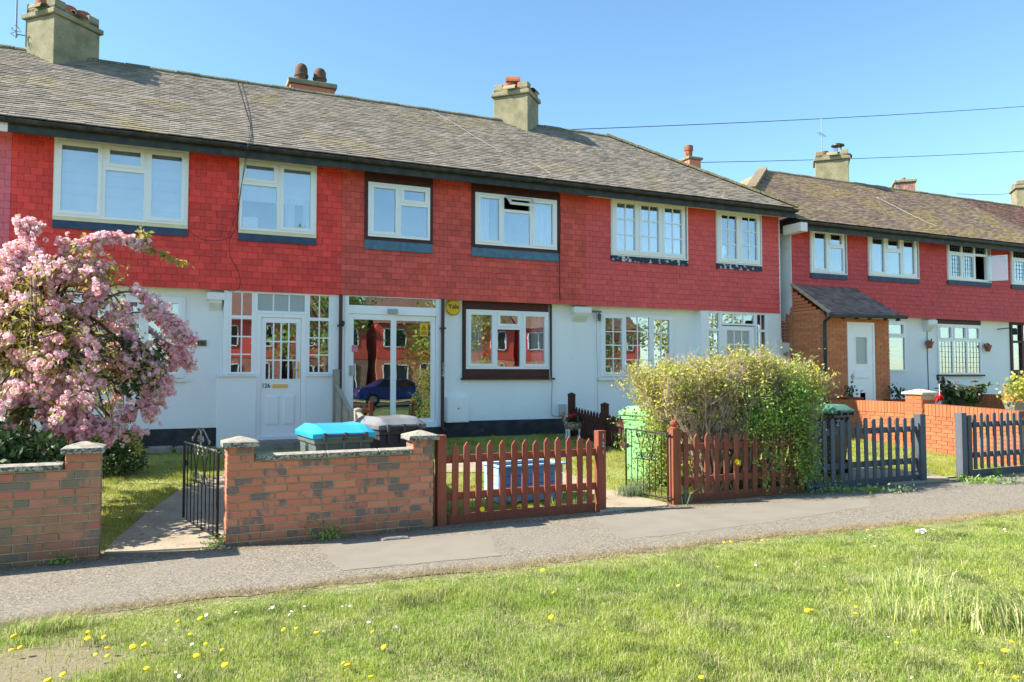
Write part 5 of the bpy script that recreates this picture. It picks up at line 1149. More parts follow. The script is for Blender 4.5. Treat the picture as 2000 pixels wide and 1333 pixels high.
# ================================================================== wheelie bins
def bin_(label, loc, rz, body, lid, w=.58, d=.72, hgt=.94, hinge_front=False):
    b = thing('wheelie_bin', label, 'wheelie bin', loc, 'wheelie bins', rz=rz)
    wb, db = w * .82, d * .74
    def ring(wx, dy, z, off=0): return [(-wx / 2, -dy / 2 + off, z), (wx / 2, -dy / 2 + off, z), (wx / 2, dy / 2 + off, z), (-wx / 2, dy / 2 + off, z)]
    V = ring(wb, db, .03, .02) + ring(w * .97, d * .95, hgt - .10) + ring(w * 1.04, d * 1.02, hgt - .10) + ring(w * 1.05, d * 1.03, hgt) + ring(w * .95, d * .93, hgt) + ring(wb * .95, db * .95, .08, .02)
    F = [(0, 3, 2, 1)] + [(4 * r + k, 4 * r + (k + 1) % 4, 4 * r + 4 + (k + 1) % 4, 4 * r + 4 + k) for r in range(5) for k in range(4)] + [(20, 21, 22, 23)]
    o = bevel(MB().raw(V, F).build('body', body, b, local=True), .022, 3)
    for (x, zt_) in ((-w * .3, .8), (0, .8), (w * .3, .8)): MB().box(x - .012, x + .012, -d * .515, -d * .46, hgt - .19, hgt - .02).build('rib', body, b, local=True)
    L = hgt + .012
    V = []; nx, ny = 9, 7
    for j in range(ny):
        for i in range(nx):
            u, v = i / (nx - 1) * 2 - 1, j / (ny - 1) * 2 - 1
            z = L + .075 * (1 - abs(u) ** 6) * (1 - abs(v) ** 6) + (.022 if abs(u) > .68 and abs(u) < .9 and abs(v) < .9 else 0) - (.02 if abs(u) < .62 and abs(v) < .62 else 0)
            V.append((u * w * .56, v * d * .56, z))
    F = [(j * nx + i, j * nx + i + 1, (j + 1) * nx + i + 1, (j + 1) * nx + i) for j in range(ny - 1) for i in range(nx - 1)]
    m0 = MB().raw(V, F)
    n0 = len(m0.v); rim = [i for i in range(nx)] + [j * nx + nx - 1 for j in range(1, ny)] + [(ny - 1) * nx + i for i in range(nx - 2, -1, -1)] + [j * nx for j in range(ny - 2, 0, -1)]
    lo = [(V[i][0] * 1.0, V[i][1] * 1.0, V[i][2] - .05) for i in rim]; m0.v += lo
    for k in range(len(rim)): k2 = (k + 1) % len(rim); m0.f.append((rim[k], n0 + k, n0 + k2, rim[k2]))
    l = m0.build('lid', lid, b, smooth=True, local=True); l.modifiers.new('thick', 'SOLIDIFY').thickness = .008; bevel(l, .008, 2)
    MB().tube([(-w * .36, -d * .60, hgt - .01), (w * .36, -d * .60, hgt - .01)], .017, 8).build('handle', 'bindark' if body != 'bingreen' else body, b, local=True, smooth=True)
    for x in (-w * .36, 0, w * .36): MB().box(x - .015, x + .015, -d * .63, -d * .50, hgt - .06, hgt + .02).build('hinge_bracket', 'bindark' if body != 'bingreen' else body, b, local=True)
    for s in (-1, 1):
        wv = MB(); V = [];
        wv.tube([(s * (w * .41), -d * .30, .11), (s * (w * .41 + .06), -d * .30, .11)], .11, 18); o = wv.build('wheel', 'rubber', b, local=True, smooth=True)
    return b
zb = lambda y: float(gz(y))
bin_('grey-green wheelie bin with bright sky-blue lid behind the brick wall', (1.68, 8.42, .0), R(4), 'bingrey', 'binlidblue', w=.60, d=.74, hgt=1.0)
bin_('charcoal wheelie bin with weathered grey lid between the blue-lidded bin and the pillar', (2.36, 8.72, .03), R(9), 'bindark', 'lidgrey', w=.52, d=.70, hgt=1.02)
bin_('light green wheelie bin standing beside the open iron gate', (6.36, 9.25, .08), R(20), 'bingreen', 'bingreen', w=.52, d=.66, hgt=1.0)
b4 = bin_('dark bin with bottle-green lid behind the slate grey picket fence', (9.42, 9.0, .08), R(14), 'bindark', 'liddkgreen', w=.52, d=.62, hgt=.98)
bpy.context.view_layer.update()
o = text('22', 'number', .13, (0, 0, 0), 'numgrey', b4); o.location = (-.15, -.315, .80); 

# ================================================================== garden objects
g = thing('planter_box', 'blue painted plank planter with pale rim standing on the lawn behind the picket fence', 'planter', (4.1, 8.75, .06), rz=R(3))
def pb_(n, m, *a): return bevel(MB().box(*a).build(n, m, g, local=True), .004, 1)
for k in range(4):
    pb_('plank', 'blueplank', -.43, .43, -.22, -.20, .02 + k * .105, .12 + k * .105); pb_('plank', 'blueplank', -.43, .43, .20, .22, .02 + k * .105, .12 + k * .105)
    pb_('plank', 'palebluetrim', -.45, -.43, -.20, .20, .02 + k * .105, .12 + k * .105); pb_('plank', 'blueplank', .43, .45, -.20, .20, .02 + k * .105, .12 + k * .105)
pb_('rim', 'palebluetrim', -.47, .47, -.25, -.19, .44, .465); pb_('rim', 'palebluetrim', -.47, .47, .19, .25, .44, .465); pb_('rim', 'palebluetrim', -.47, -.41, -.19, .19, .44, .465); pb_('rim', 'palebluetrim', .41, .47, -.19, .19, .44, .465)
pb_('soil', 'soil', -.42, .42, -.19, .19, .30, .34)
# wicker deer planter
dz0 = zb(13.1); g = thing('deer_planter', 'small wicker deer planter with white legs and a red flower by the white wall', 'planter', (7.08, 13.0, dz0))
def lump(pts, rad, m, name, n=12):
    return MB().tube(pts, rad, n).build(name, m, g, local=True, smooth=True)
lump([(-.10, 0, .26), (.0, 0, .245), (.12, 0, .25), (.22, 0, .27), (.26, 0, .28)], [.05, .085, .085, .08, .04], 'deer', 'body')
lump([(-.08, 0, .27), (-.12, 0, .36), (-.15, 0, .44)], [.055, .04, .032], 'deer', 'neck')
lump([(-.13, 0, .46), (-.17, 0, .465), (-.22, 0, .455), (-.25, 0, .44)], [.03, .04, .028, .014], 'deer', 'head')
for s in (-1, 1): lump([(-.15, s * .02, .49), (-.135, s * .045, .54)], [.014, .004], 'deer', 'ear', 6)
lump([(.26, 0, .29), (.30, 0, .33)], [.02, .008], 'deer', 'tail', 6)
for (x, s) in ((-.06, -1), (-.06, 1), (.17, -1), (.20, 1)): lump([(x, s * .045, .20), (x + .01, s * .05, .10), (x - .005, s * .05, .0)], [.026, .02, .022], 'whitewood', 'leg', 8)
V, Fq = quads(np.array([.08, 0, .36]) + rng.normal(size=(90, 3)) * (.06, .04, .06), .05); add('foliage', np_mesh('foliage', V, Fq, 'leafdark'), g, local=True)
V, Fq = pompoms(np.array([[.07, -.02, .46], [.02, 0, .43]]), .045, 26); add('flower', np_mesh('flower', V, Fq, 'petalred'), g, local=True)

def trough(label, x, y, w, m, leafm, h_=.2, base=None, n=160, fl=None, r=(.18, .10, .10)):
    z = base if base is not None else zb(y)
    g = thing('plant_pot', label, 'plant pot', (x, y, z))
    V = [(-w / 2 * .85, -.10, 0), (w / 2 * .85, -.10, 0), (w / 2 * .85, .10, 0), (-w / 2 * .85, .10, 0), (-w / 2, -.13, h_), (w / 2, -.13, h_), (w / 2, .13, h_), (-w / 2, .13, h_), (-w / 2 + .02, -.11, h_), (w / 2 - .02, -.11, h_), (w / 2 - .02, .11, h_), (-w / 2 + .02, .11, h_), (-w / 2 + .02, -.10, h_ - .03), (w / 2 - .02, -.10, h_ - .03), (w / 2 - .02, .10, h_ - .03), (-w / 2 + .02, .10, h_ - .03)]
    F = [(0, 3, 2, 1)] + [(4 * q + k, 4 * q + (k + 1) % 4, 4 * q + 4 + (k + 1) % 4, 4 * q + 4 + k) for q in range(3) for k in range(4)] + [(12, 13, 14, 15)]
    bevel(MB().raw(V, F).build('pot', m, g, local=True), .008)
    P = rng.normal(size=(n, 3)) * r + (0, 0, h_ + r[2] * 1.2)
    V, Fq = quads(P, .055, updir=np.array([0, 0, .8])); add('foliage', np_mesh('foliage', V, Fq, leafm), g, local=True)
    if fl: V, Fq = pompoms(rng.normal(size=(10, 3)) * r + (0, 0, h_ + r[2] * 1.5), .035, 10); add('flower', np_mesh('flower', V, Fq, fl), g, local=True)
    return g
p = at(1662, 779, 12.25); trough('small oxblood pot with grey-green tuft left of the white porch door', p[0], 12.25, .5, 'redtroughs', 'leafdark', base=p[2] - .17, n=60, r=(.08, .05, .08))
p = at(1753, 783, 12.4); trough('oxblood trough with dark tuft right of the brick porch', p[0], 12.4, .62, 'redtroughs', 'leafdark', base=p[2] - .17, n=90, r=(.12, .05, .09))
p = at(1871, 785, 12.0)
g = thing('potted_shrub', 'leafy dark green shrub with pinkish tips in a big black pot', 'potted plant', (p[0], 12.0, p[2] - .28))
MB().lathe((0, 0, 0), [(.22, 0), (.27, .30), (.29, .36), (.27, .37), (.25, .30)], 24).build('pot', 'blackpot', g, local=True, smooth=True)
mb = MB(); ends = []
for k in range(16):
    a = rng.uniform(0, 6.28); rr_ = rng.uniform(.2, .52); z = rng.uniform(.45, .82) - rr_ * .25
    e = (rr_ * math.cos(a) * 1.15, rr_ * math.sin(a), z); ends.append(e); mb.tube([(0, 0, .3), (e[0] * .5, e[1] * .5, z * .75 + .1), e], [.012, .008, .004], 5)
mb.build('stem', 'twig', g, local=True)
P = np.concatenate([np.array(e) * (.55 + .5 * rng.random((26, 1))) + rng.normal(size=(26, 3)) * .05 for e in ends]); V, Fq = quads(P, .085, aspect=1.9, updir=np.array([0, 0, -.2])); add('foliage', np_mesh('foliage', V, Fq, 'leafdark'), g, local=True)
V, Fq = quads(np.array(ends).repeat(5, 0) + rng.normal(size=(80, 3)) * .04, .05); add('young_leaves', np_mesh('young', V, Fq, 'petalpink'), g, local=True)
p = at(1985, 790, 10.6); trough('grey trough of yellow-green leafy plants at the right edge', p[0] + .1, 10.6, .7, 'greypot', 'leafyellow', base=p[2] - .15, n=500, fl='petalpink', r=(.22, .12, .17))
p = at(1835, 772, 11.6)
g = thing('garden_spinner', 'red flower on a thin stake beside the capped pillar', 'garden ornament', (p[0], 11.6, .35)); MB().tube([(0, 0, 0), (0, 0, p[2] + .25 - .35)], .008, 5).build('stake', 'whitewood', g, local=True)
V, Fq = pompoms(np.array([[0, 0, p[2] - .06 - .35], [-.1, 0, p[2] - .1 - .35], [.05, .02, p[2] - .03 - .35]]), .07, 24); add('flower', np_mesh('flower', V, Fq, 'petalred'), g, local=True)
for (px, py, w) in ((1816, 673, 0), (1929.5, 680, 1)):
    p = at(px, py, 13.6); g = thing('wall_pot', ['small terracotta pot fixed left of the leaded window', 'small terracotta pot fixed right of the leaded window'][w], 'plant pot', (p[0], 13.60, p[2] - .1), 'terracotta wall pots')
    MB().lathe((0, 0, 0), [(.05, 0), (.085, .13), (.10, .135), (.10, .17), (.085, .17), (.07, .12)], 16).build('pot', 'terra', g, local=True, smooth=True)
    V, Fq = quads(rng.normal(size=(24, 3)) * (.04, .03, .02) + (0, 0, .18), .04); add('foliage', np_mesh('foliage', V, Fq, 'twig'), g, local=True)
# stone slabs edging the bed under the window of 126
slabs = thing('stone_edging', 'row of flat grey stones along the lawn below the black plinth', 'stone edging', (-.2, 12.9, .38))
for (pa, pb2, py) in ((228, 274, 884), (282, 337, 880), (344, 372, 879)):
    a, b = atg(pa, py + 6), atg(pb2, py + 6); c = (a + b) / 2
    o = MB().obox((c[0], c[1], c[2] + .05), (1, 0, 0), (0, 1, 0), (0, 0, 1), b[0] - a[0], .28, .11).build('stone', 'stone', slabs); bevel(o, .02, 2)
# little seat and blue box inside 124's porch
g = thing('stool', 'small wooden stool seen through the sliding porch door', 'stool', (3.35, 14.0, .70))
MB().box(-.22, .22, -.16, .16, .42, .46).build('seat', 'larch', g, local=True)
for (x, y) in ((-.19, -.13), (.19, -.13), (-.19, .13), (.19, .13)): MB().tube([(x, y, .419), (x * 1.1, y * 1.1, 0)], .016, 6).build('leg', 'doorwood', g, local=True)
o = MB().box(2.93, 4.55, 13.62, 14.9, .655, .70).build('porch_floor', 'roomdark', h124)
# patches of metal, paper
p = on(770, 1053, (0, 0, 1), 0); g = thing('stopcock_cover', 'small grey metal cover set in the pavement by the brick wall', 'utility cover', (p[0], p[1], .012))
MB().box(-.13, .13, -.07, .07, -.008, .006).build('plate', 'ironcover', g, local=True); MB().box(-.10, .10, -.045, .045, .0065, .010).build('lid', 'ironcover', g, local=True)
p = on(1798, 1036, (0, 0, 1), .04); g = thing('litter', 'crumpled white paper lying in the grass by the pavement', 'litter', (p[0], p[1], .05))
P = rng.normal(size=(8, 3)) * (.04, .02, .004); V, Fq = quads(P, .04); add('paper', np_mesh('paper', V, Fq, 'paper'), g, local=True)
p = on(88, 1092, (0, 0, 1), 0); g = thing('broken_slab', 'pale broken slab lying at the foot of the left brick wall', 'stone', (p[0], p[1], .02)); bevel(MB().box(-.06, .06, -.05, .05, -.01, .02).build('slab', 'coping', g, local=True), .005)

# ================================================================== overhead cables
def sagline(label, a, b, da, db, r):
    pa, pb = _c + ray(*a) * da, _c + ray(*b) * db; d = pb - pa; e = pb + d * .25
    pts = [pa + (e - pa) * t - np.array([0, 0, .35]) * 4 * t * (1 - t) * .3 for t in np.linspace(0, 1, 24)]
    o = MB().tube(pts, r, 5).build('overhead_cable', 'wire', None); tag(o, label, 'cable', 'overhead cables'); return o, pts[-1]
_, e1 = sagline('uppermost overhead cable crossing the sky to the right edge', (1100, 254), (2000, 205), 21, 30, .011)
_, e2 = sagline('middle overhead cable passing behind the far cement chimney', (1350, 318), (2000, 293), 27, 36, .012)
_, e3 = sagline('lowest overhead cable just above the far roof ridge', (1868, 379), (2000, 374), 33, 42, .012)
# ================================================================== across the road (seen only in the window glass)
def simple_house(k, X0):
    Y = -25.0; h = thing('terraced_house', ['red-tiled house across the road mirrored in the glass, far left', 'red-tiled house across the road mirrored in the porch glass', 'red-tiled house across the road mirrored in the bay glass', 'red-tiled house across the road, mirrored beside the tree', 'red-tiled house across the road, mirrored in the end windows', 'last red-tiled house across the road'][k], 'house', (X0 + 2.5, Y, 0), 'houses across the road')
    MB().box(X0, X0 + 4.98, Y - 6, Y - .02, 0, 2.7).build('wall', 'brick', h); MB().box(X0, X0 + 4.98, Y - 6, Y, 2.71, 5.2).build('upper_wall', 'tile124', h)
    MB().raw([(X0, Y + .35, 5.15), (X0 + 4.98, Y + .35, 5.15), (X0 + 4.98, Y - 3, 7.4), (X0, Y - 3, 7.4), (X0, Y - 6.4, 5.15), (X0 + 4.98, Y - 6.4, 5.15)], [(1, 0, 3, 2), (2, 3, 4, 5), (0, 1, 5, 4), (0, 4, 3), (1, 2, 5)]).build('roof', 'roof3', h)
    for (a, b, c, d) in ((.5, 2.2, 3.5, 4.8), (3.0, 4.3, 3.5, 4.8), (.5, 2.3, .9, 2.3), (3.2, 4.2, .2, 2.4)):
        f = MB(); f.box(X0 + a, X0 + b, Y + .0, Y + .06, c, c + .07).box(X0 + a, X0 + b, Y, Y + .06, d - .07, d).box(X0 + a, X0 + a + .07, Y, Y + .06, c, d).box(X0 + b - .07, X0 + b, Y, Y + .06, c, d).box(X0 + (a + b) / 2 - .04, X0 + (a + b) / 2 + .04, Y, Y + .06, c, d)
        f = f.build('window', 'white', h); MB().box(X0 + a + .07, X0 + b - .07, Y + .01, Y + .02, c + .07, d - .07).build('pane', 'carglass', f)
    return h
for k in range(6): simple_house(k, 2 + k * 5.6)
c = thing('parked_car', 'blue car parked across the road, mirrored in the sliding porch doors', 'car', (11.2, -13.2, 0))
prof = [(-2.1, .35), (-2.15, .7), (-1.95, .92), (-1.3, .98), (-.75, 1.38), (.55, 1.42), (1.35, 1.0), (2.0, .92), (2.15, .6), (2.1, .3)]
bevel(MB().prism([(x + 0, z) for x, z in prof], 'y', -.85, .85).build('body', 'carblue', c, local=True, smooth=True), .08, 3)
for (pp_, nm) in (([(-1.15, .98), (-.70, 1.32), (-.1, 1.35), (-.1, .98)], 'side_window'), ([(-.02, .98), (-.02, 1.35), (.5, 1.35), (1.12, 1.0)], 'side_window')): MB().prism(pp_, 'y', .84, .86).build(nm, 'carglass', c, local=True)
for x in (-1.35, 1.35): 
    w_ = MB().tube([(x, .70, .32), (x, .88, .32)], .32, 22).build('wheel', 'rubber', c, local=True, smooth=True); MB().tube([(x, .882, .32), (x, .90, .32)], .19, 16).build('rim', 'metal', w_, local=True)
MB().box(-2.16, -2.1, .5, .8, .62, .76).build('tail_light', 'petalred', c, local=True); MB().box(2.1, 2.16, .5, .8, .6, .74).build('headlight', 'white', c, local=True)
def bgtree(label, x, y, h_, r_, m='leafgreen', n=5200):
    t = thing('tree', label, 'tree', (x, y, 0), 'trees on the green opposite')
    tr = MB(); tr.tube([(0, 0, 0), (.1, 0, h_ * .3), (0, .1, h_ * .6), (0, 0, h_ * .9)], [.22, .17, .1, .03], 9)
    cc = []
    for k in range(22):
        a = rng.uniform(0, 6.28); z = rng.uniform(.35, .95) * h_; rr_ = r_ * rng.uniform(.4, 1) * (1 - abs(z / h_ - .6)); e = np.array([rr_ * math.cos(a), rr_ * math.sin(a), z]); cc.append(e)
        tr.tube([(0, 0, z * .6), tuple(e * (.6, .6, .85)), tuple(e)], [.06, .035, .012], 5)
    tr.build('trunk', 'bark', t, local=True)
    P = np.concatenate([c_ + rng.normal(size=(n // 22, 3)) * r_ * .17 for c_ in cc]); V, Fq = quads(P, .13); add('crown', np_mesh('crown', V, Fq, m), t, local=True)
bgtree('loose spring tree opposite, mirrored in the brown-framed window', 13.5, -9.5, 7.5, 3.0, 'leafyellow'); bgtree('bushy tree opposite, mirrored at the right of the brown-framed window', 21, -11, 8, 3.3)
bgtree('dark tree opposite, mirrored in the sliding doors', 7.0, -10.5, 8.5, 3.0, 'leafgreen'); bgtree('far tree opposite, mirrored in the small-paned windows', 28, -10, 7, 3, 'leafyellow')

# ================================================================== pink cherry
ct = thing('cherry_tree', 'weeping cherry tree smothered in pink double blossom behind the left brick wall', 'tree', (-1.45, 9.9, .15))
r2 = np.random.default_rng(21)
TX, TY = -1.45, 9.9
limbs = MB(); twP, twQ, twr = [], [], []; buds = []; leafpts = []
base = np.array([TX, TY, .15]); fork = np.array([TX + .08, TY - .02, 1.75])
limbs.tube([base, base + (.03, 0, .6), base + (-.02, 0, 1.1), fork], [.13, .105, .095, .09], 10)
def spline(P, n=8):
    P = [np.array(p, float) for p in P]; out = []
    for i in range(len(P) - 1):
        p0, p1, p2, p3 = P[max(i - 1, 0)], P[i], P[i + 1], P[min(i + 2, len(P) - 1)]
        for t in np.linspace(0, 1, n, endpoint=False): out.append(.5 * (2 * p1 + (p2 - p0) * t + (2 * p0 - 5 * p1 + 4 * p2 - p3) * t * t + (3 * p1 - p0 - 3 * p2 + p3) * t ** 3))
    out.append(P[-1]); return np.array(out)
def flowering(S, dens=150, spread=.038, r=(.019, .029), frac=(.12, 1.), bare=.0):
    """blossom clusters along a twig, with gaps"""
    L = np.linalg.norm(np.diff(S, axis=0), axis=1).sum(); n = int(L * dens * .8); t = r2.uniform(frac[0], frac[1], n) * (len(S) - 1)
    ph_ = r2.uniform(0, 6); keep = (np.sin(t * 1.1 + ph_) + r2.normal(size=n) * .7) > -1.0 + bare; t = t[keep]; i = np.minimum(t.astype(int), len(S) - 2); f = (t - i)[:, None]
    P = S[i] * (1 - f) + S[i + 1] * f + r2.normal(size=(len(t), 3)) * spread; buds.append(P)
    m = int(L * 34); t = r2.uniform(.1, 1, m) * (len(S) - 1); i = np.minimum(t.astype(int), len(S) - 2); f = (t - i)[:, None]; leafpts.append(S[i] * (1 - f) + S[i + 1] * f + r2.normal(size=(m, 3)) * .04)
def branch(S, r0, r1): limbs.tube(list(S), list(np.linspace(r0, r1, len(S))), 6)
def inside(p):
    px, py, z = vis(p[None]); return px[0], py[0]
tips = [(-60, 640), (60, 620), (95, 520), (175, 480), (30, 700)]
def env_top(px):   # the crown's outline in the photograph, used only to keep branches within the real crown's size
    return np.interp(px, [-200, 0, 30, 60, 120, 165, 185, 210, 230, 245, 300, 345, 372], [520, 490, 475, 490, 515, 505, 530, 560, 585, 592, 602, 650, 705])
def env_bot(px):
    return np.interp(px, [-200, 0, 40, 110, 170, 215, 260, 290, 330, 345, 372], [860, 850, 895, 885, 870, 845, 832, 800, 765, 735, 715])
nb_ = 0
for k in range(30):
    a = r2.uniform(0, 2 * np.pi); reach = r2.uniform(.9, 1.9); z1_ = r2.uniform(2.0, 3.0)
    e = np.array([TX + reach * math.cos(a), TY + reach * .85 * math.sin(a), z1_ - reach * r2.uniform(.35, .75)])
    mid = fork + (e - fork) * .45 + np.array([0, 0, (z1_ - 1.9) * .9])
    S = spline([fork + r2.normal(size=3) * .03, mid, e], 9)
    px, py, _z = vis(S); ok = (py > env_top(px)) & (py < env_bot(px) + 0) & (px < 360)
    if not ok.all():
        S = S[:max(4, int(np.argmin(ok)))] if ok[0] else S[:5]
    branch(S, .035, .010)
    for j in range(11):
        i = r2.integers(3, len(S)) if len(S) > 4 else len(S) - 1; o_ = S[min(i, len(S) - 1)]; b_ = r2.uniform(0, 2 * np.pi); L = r2.uniform(.3, .75)
        q = o_ + np.array([math.cos(b_) * L * .6, math.sin(b_) * L * .6, r2.uniform(-.1, .16)]); e2_ = q + np.array([math.cos(b_) * L * .45, math.sin(b_) * L * .45, -r2.uniform(.15, .8) * L * 1.3])
        T_ = spline([o_, q, e2_], 7); px, py, _z = vis(T_); ok = (py > env_top(px)) & (py < env_bot(px)) & (px < 372)
        if not ok[0]: continue
        if not ok.all(): T_ = T_[:max(2, int(np.argmin(ok)))]
        if len(T_) < 3: continue
        branch(T_, .009, .003); flowering(T_, dens=66, spread=.034)
# branches that give the crown its outline: upright leader, long arch, drooping right-hand sprays
def pxs(pts, r0, r1, dens, spread=.03, frac=(.1, 1.), rr_=(.02, .03)):
    S = spline([at(px, py, Y) for (px, py, Y) in pts], 8); branch(S, r0, r1)
    if dens: flowering(S, dens, spread, frac=frac, bare=-.5)
    return S
pxs([(100, 690, 9.9), (92, 640, 9.8), (80, 560, 9.7), (62, 510, 9.65), (57, 462, 9.6), (55, 432, 9.6)], .032, .006, 150, .04, (.45, 1))
pxs([(57, 470, 9.6), (45, 450, 9.6), (38, 432, 9.6)], .006, .003, 220, .03); pxs([(58, 450, 9.6), (72, 436, 9.6)], .005, .003, 260, .03)
pxs([(80, 560, 9.7), (110, 505, 9.6), (140, 495, 9.6), (165, 478, 9.55), (190, 466, 9.5), (215, 463, 9.5), (245, 468, 9.5), (272, 478, 9.5), (284, 478, 9.5)], .012, .004, 330, .028, (.3, 1))
pxs([(180, 505, 9.6), (190, 475, 9.5), (196, 468, 9.5)], .006, .003, 200, .03)
pxs([(85, 570, 9.7), (120, 520, 9.6), (130, 480, 9.6), (122, 472, 9.6)], .008, .003, 160, .04)
S1 = pxs([(278, 477, 9.5), (300, 488, 9.5), (330, 502, 9.5), (367, 516, 9.5)], .005, .002, 0); S2 = pxs([(278, 477, 9.5), (282, 465, 9.5), (280, 455, 9.5)], .004, .002, 0)
pxs([(150, 640, 9.6), (200, 590, 9.5), (250, 570, 9.4), (290, 590, 9.4), (320, 620, 9.4), (345, 660, 9.4), (355, 700, 9.4), (378, 712, 9.4)], .014, .004, 300, .045, (.15, .95))
pxs([(150, 650, 9.6), (220, 620, 9.5), (290, 610, 9.4), (330, 630, 9.4), (362, 650, 9.4), (370, 672, 9.4)], .012, .004, 300, .04)
pxs([(160, 680, 9.6), (230, 660, 9.5), (280, 690, 9.4), (310, 730, 9.4), (328, 760, 9.4)], .014, .004, 320, .05)
pxs([(160, 690, 9.6), (220, 700, 9.5), (270, 730, 9.4), (300, 770, 9.4), (305, 785, 9.4)], .014, .004, 300, .045)
pxs([(140, 730, 9.6), (200, 800, 9.5), (235, 825, 9.4), (262, 800, 9.4), (285, 800, 9.4), (292, 815, 9.4)], .02, .004, 260, .045, (.3, 1))
pxs([(150, 700, 9.6), (190, 760, 9.4), (210, 820, 9.3), (250, 845, 9.3), (270, 850, 9.3)], .012, .004, 160, .045, (.3, 1))
pxs([(120, 640, 9.7), (180, 580, 9.5), (210, 540, 9.5), (205, 515, 9.5)], .012, .004, 220, .05); pxs([(180, 580, 9.5), (230, 555, 9.5), (262, 566, 9.5)], .008, .003, 60, .035)
for (a_, b_) in (((40, 620), (10, 500)), ((60, 600), (25, 480)), ((60, 650), (100, 560)), ((30, 650), (-40, 560)), ((110, 600), (150, 520)), ((20, 560), (70, 480)), ((90, 600), (190, 520))):
    pxs([(*a_, 9.6), ((a_[0] + b_[0]) / 2, (a_[1] + b_[1]) / 2 - 10, 9.5), (*b_, 9.5)], .010, .004, 330, .055)
S3 = spline([at(265, 850, 9.3), at(268, 870, 9.3), at(270, 888, 9.3)], 4); branch(S3, .004, .002)
for P_ in (((100, 700), (70, 790), (60, 850)), ((120, 720), (125, 800), (135, 875)), ((140, 740), (175, 810), (185, 872)), ((60, 700), (20, 770), (10, 835)), ((90, 730), (95, 820), (100, 880)), ((150, 760), (205, 820), (215, 850)), ((30, 720), (-20, 780), (-40, 840)), ((130, 760), (150, 820), (160, 868)), ((100, 760), (50, 830), (30, 878))):
    pxs([(*P_[0], 9.7), (*P_[1], 9.35), (*P_[2], 9.25)], .010, .003, 330, .06, (.2, 1))
limbs.build('trunk', 'bark', ct, smooth=True)
BP = np.concatenate(buds)
# fill the crown evenly: spurs off the nearest flowers
ex = BP[r2.integers(0, len(BP), 900)] + r2.normal(size=(900, 3)) * .08; px, py, _z = vis(ex); ex = ex[(py > env_top(px) + 15) & (py < env_bot(px) - 5) & (px < 330)]
BP = np.concatenate([BP, ex])
px, py, _z = vis(BP); vs_ = vnoise(BP[:, 0] * 1.0 + BP[:, 1] * .2, BP[:, 2], .15, 5); keep = (vs_ > .46) | (px > 280) | (py < 520); BP = BP[keep]
V, Fq = pompoms(BP, r2.uniform(.024, .037, len(BP)), 10, r2)
bl = add('blossom', np_mesh('blossom', V, Fq, 'flower'), ct, kind='stuff')
LP = np.concatenate(leafpts + [S1 + r2.normal(size=S1.shape) * .02 for _ in range(5)] + [S2 + r2.normal(size=S2.shape) * .03 for _ in range(6)] + [S3 + r2.normal(size=S3.shape) * .02 for _ in range(5)])
LP = np.concatenate([LP] + [at(px_, py_, 9.5) + r2.normal(size=(60, 3)) * (.09, .09, .06) for (px_, py_) in ((160, 490), (175, 530), (195, 545), (130, 520), (215, 530), (110, 520), (60, 560))])
V, Fq = quads(LP, r2.uniform(.022, .036, len(LP)), r2, 2.3, np.array([0, 0, -.5])); add('leaves', np_mesh('leaves', V, Fq, 'leafbronze'), ct, kind='stuff')
GP = np.concatenate([at(px_, py_, 9.35) + r2.normal(size=(70, 3)) * (.08, .08, .06) for (px_, py_) in ((245, 675), (300, 690), (260, 755), (300, 720), (55, 800), (140, 700))])
V, Fq = quads(GP, .04, r2, 2.2, np.array([0, 0, -.5])); add('green_leaves', np_mesh('green', V, Fq, 'leafdark'), ct, kind='stuff')

# ================================================================== shrubs and hedge
def shrub(name, label, cat, c, r, n, m, size, stems=14, seed=1, z0=None, flat=1.):
    q = np.random.default_rng(seed); t = thing(name, label, cat, (c[0], c[1], z0 if z0 is not None else zb(c[1])))
    z0 = wpos(t)[2]; S = []; P = []
    for k in range(stems):
        d = q.normal(size=3); d /= np.linalg.norm(d); e = np.array(c) + d * np.array(r) * q.uniform(.6, 1); S.append(e)
    mb = MB()
    for e in S: mb.tube([(c[0] + (e[0] - c[0]) * .2, c[1] + (e[1] - c[1]) * .2, z0), ((c[0] + e[0]) / 2, (c[1] + e[1]) / 2, z0 + (e[2] - z0) * .6), e], [.014, .01, .004], 5)
    mb.build('stems', 'twig', t)
    d = q.normal(size=(n, 3)); d /= np.linalg.norm(d, axis=1)[:, None]; P = np.array(c) + d * np.array(r) * (q.random((n, 1)) ** .45)
    P += q.normal(size=P.shape) * .03; P = P[P[:, 2] > z0 + .02]; k_ = vnoise(P[:, 0] + P[:, 1], P[:, 2] * 1.3, .16, seed) > .3; P = P[k_]
    V, Fq = quads(P, q.uniform(size * .7, size * 1.2, len(P)), q, 1.9, np.array([0, 0, flat * .4])); add('foliage', np_mesh('foliage', V, Fq, m), t, kind='stuff'); return t
shrub('shrub', 'dark green bush filling the corner under the cherry blossom', 'shrub', (-1.75, 8.75, .72), (1.05, .6, .42), 9000, 'leafdark', .045, 26, 3)
shrub('shrub', 'low feathery grey-green bush right of the capped pillar', 'shrub', (-.63, 11.6, .50), (.42, .4, .42), 3800, 'leafdark', .03, 16, 4)
hd = thing('hedge', 'overgrown privet hedge with bare stems and yellow-green tips above the brown fence', 'hedge', (7.2, 8.6, .03))
q = np.random.default_rng(11); roots = np.stack([q.uniform(6.4, 8.2, 46), q.uniform(8.25, 9.05, 46), np.full(46, .02)], 1)
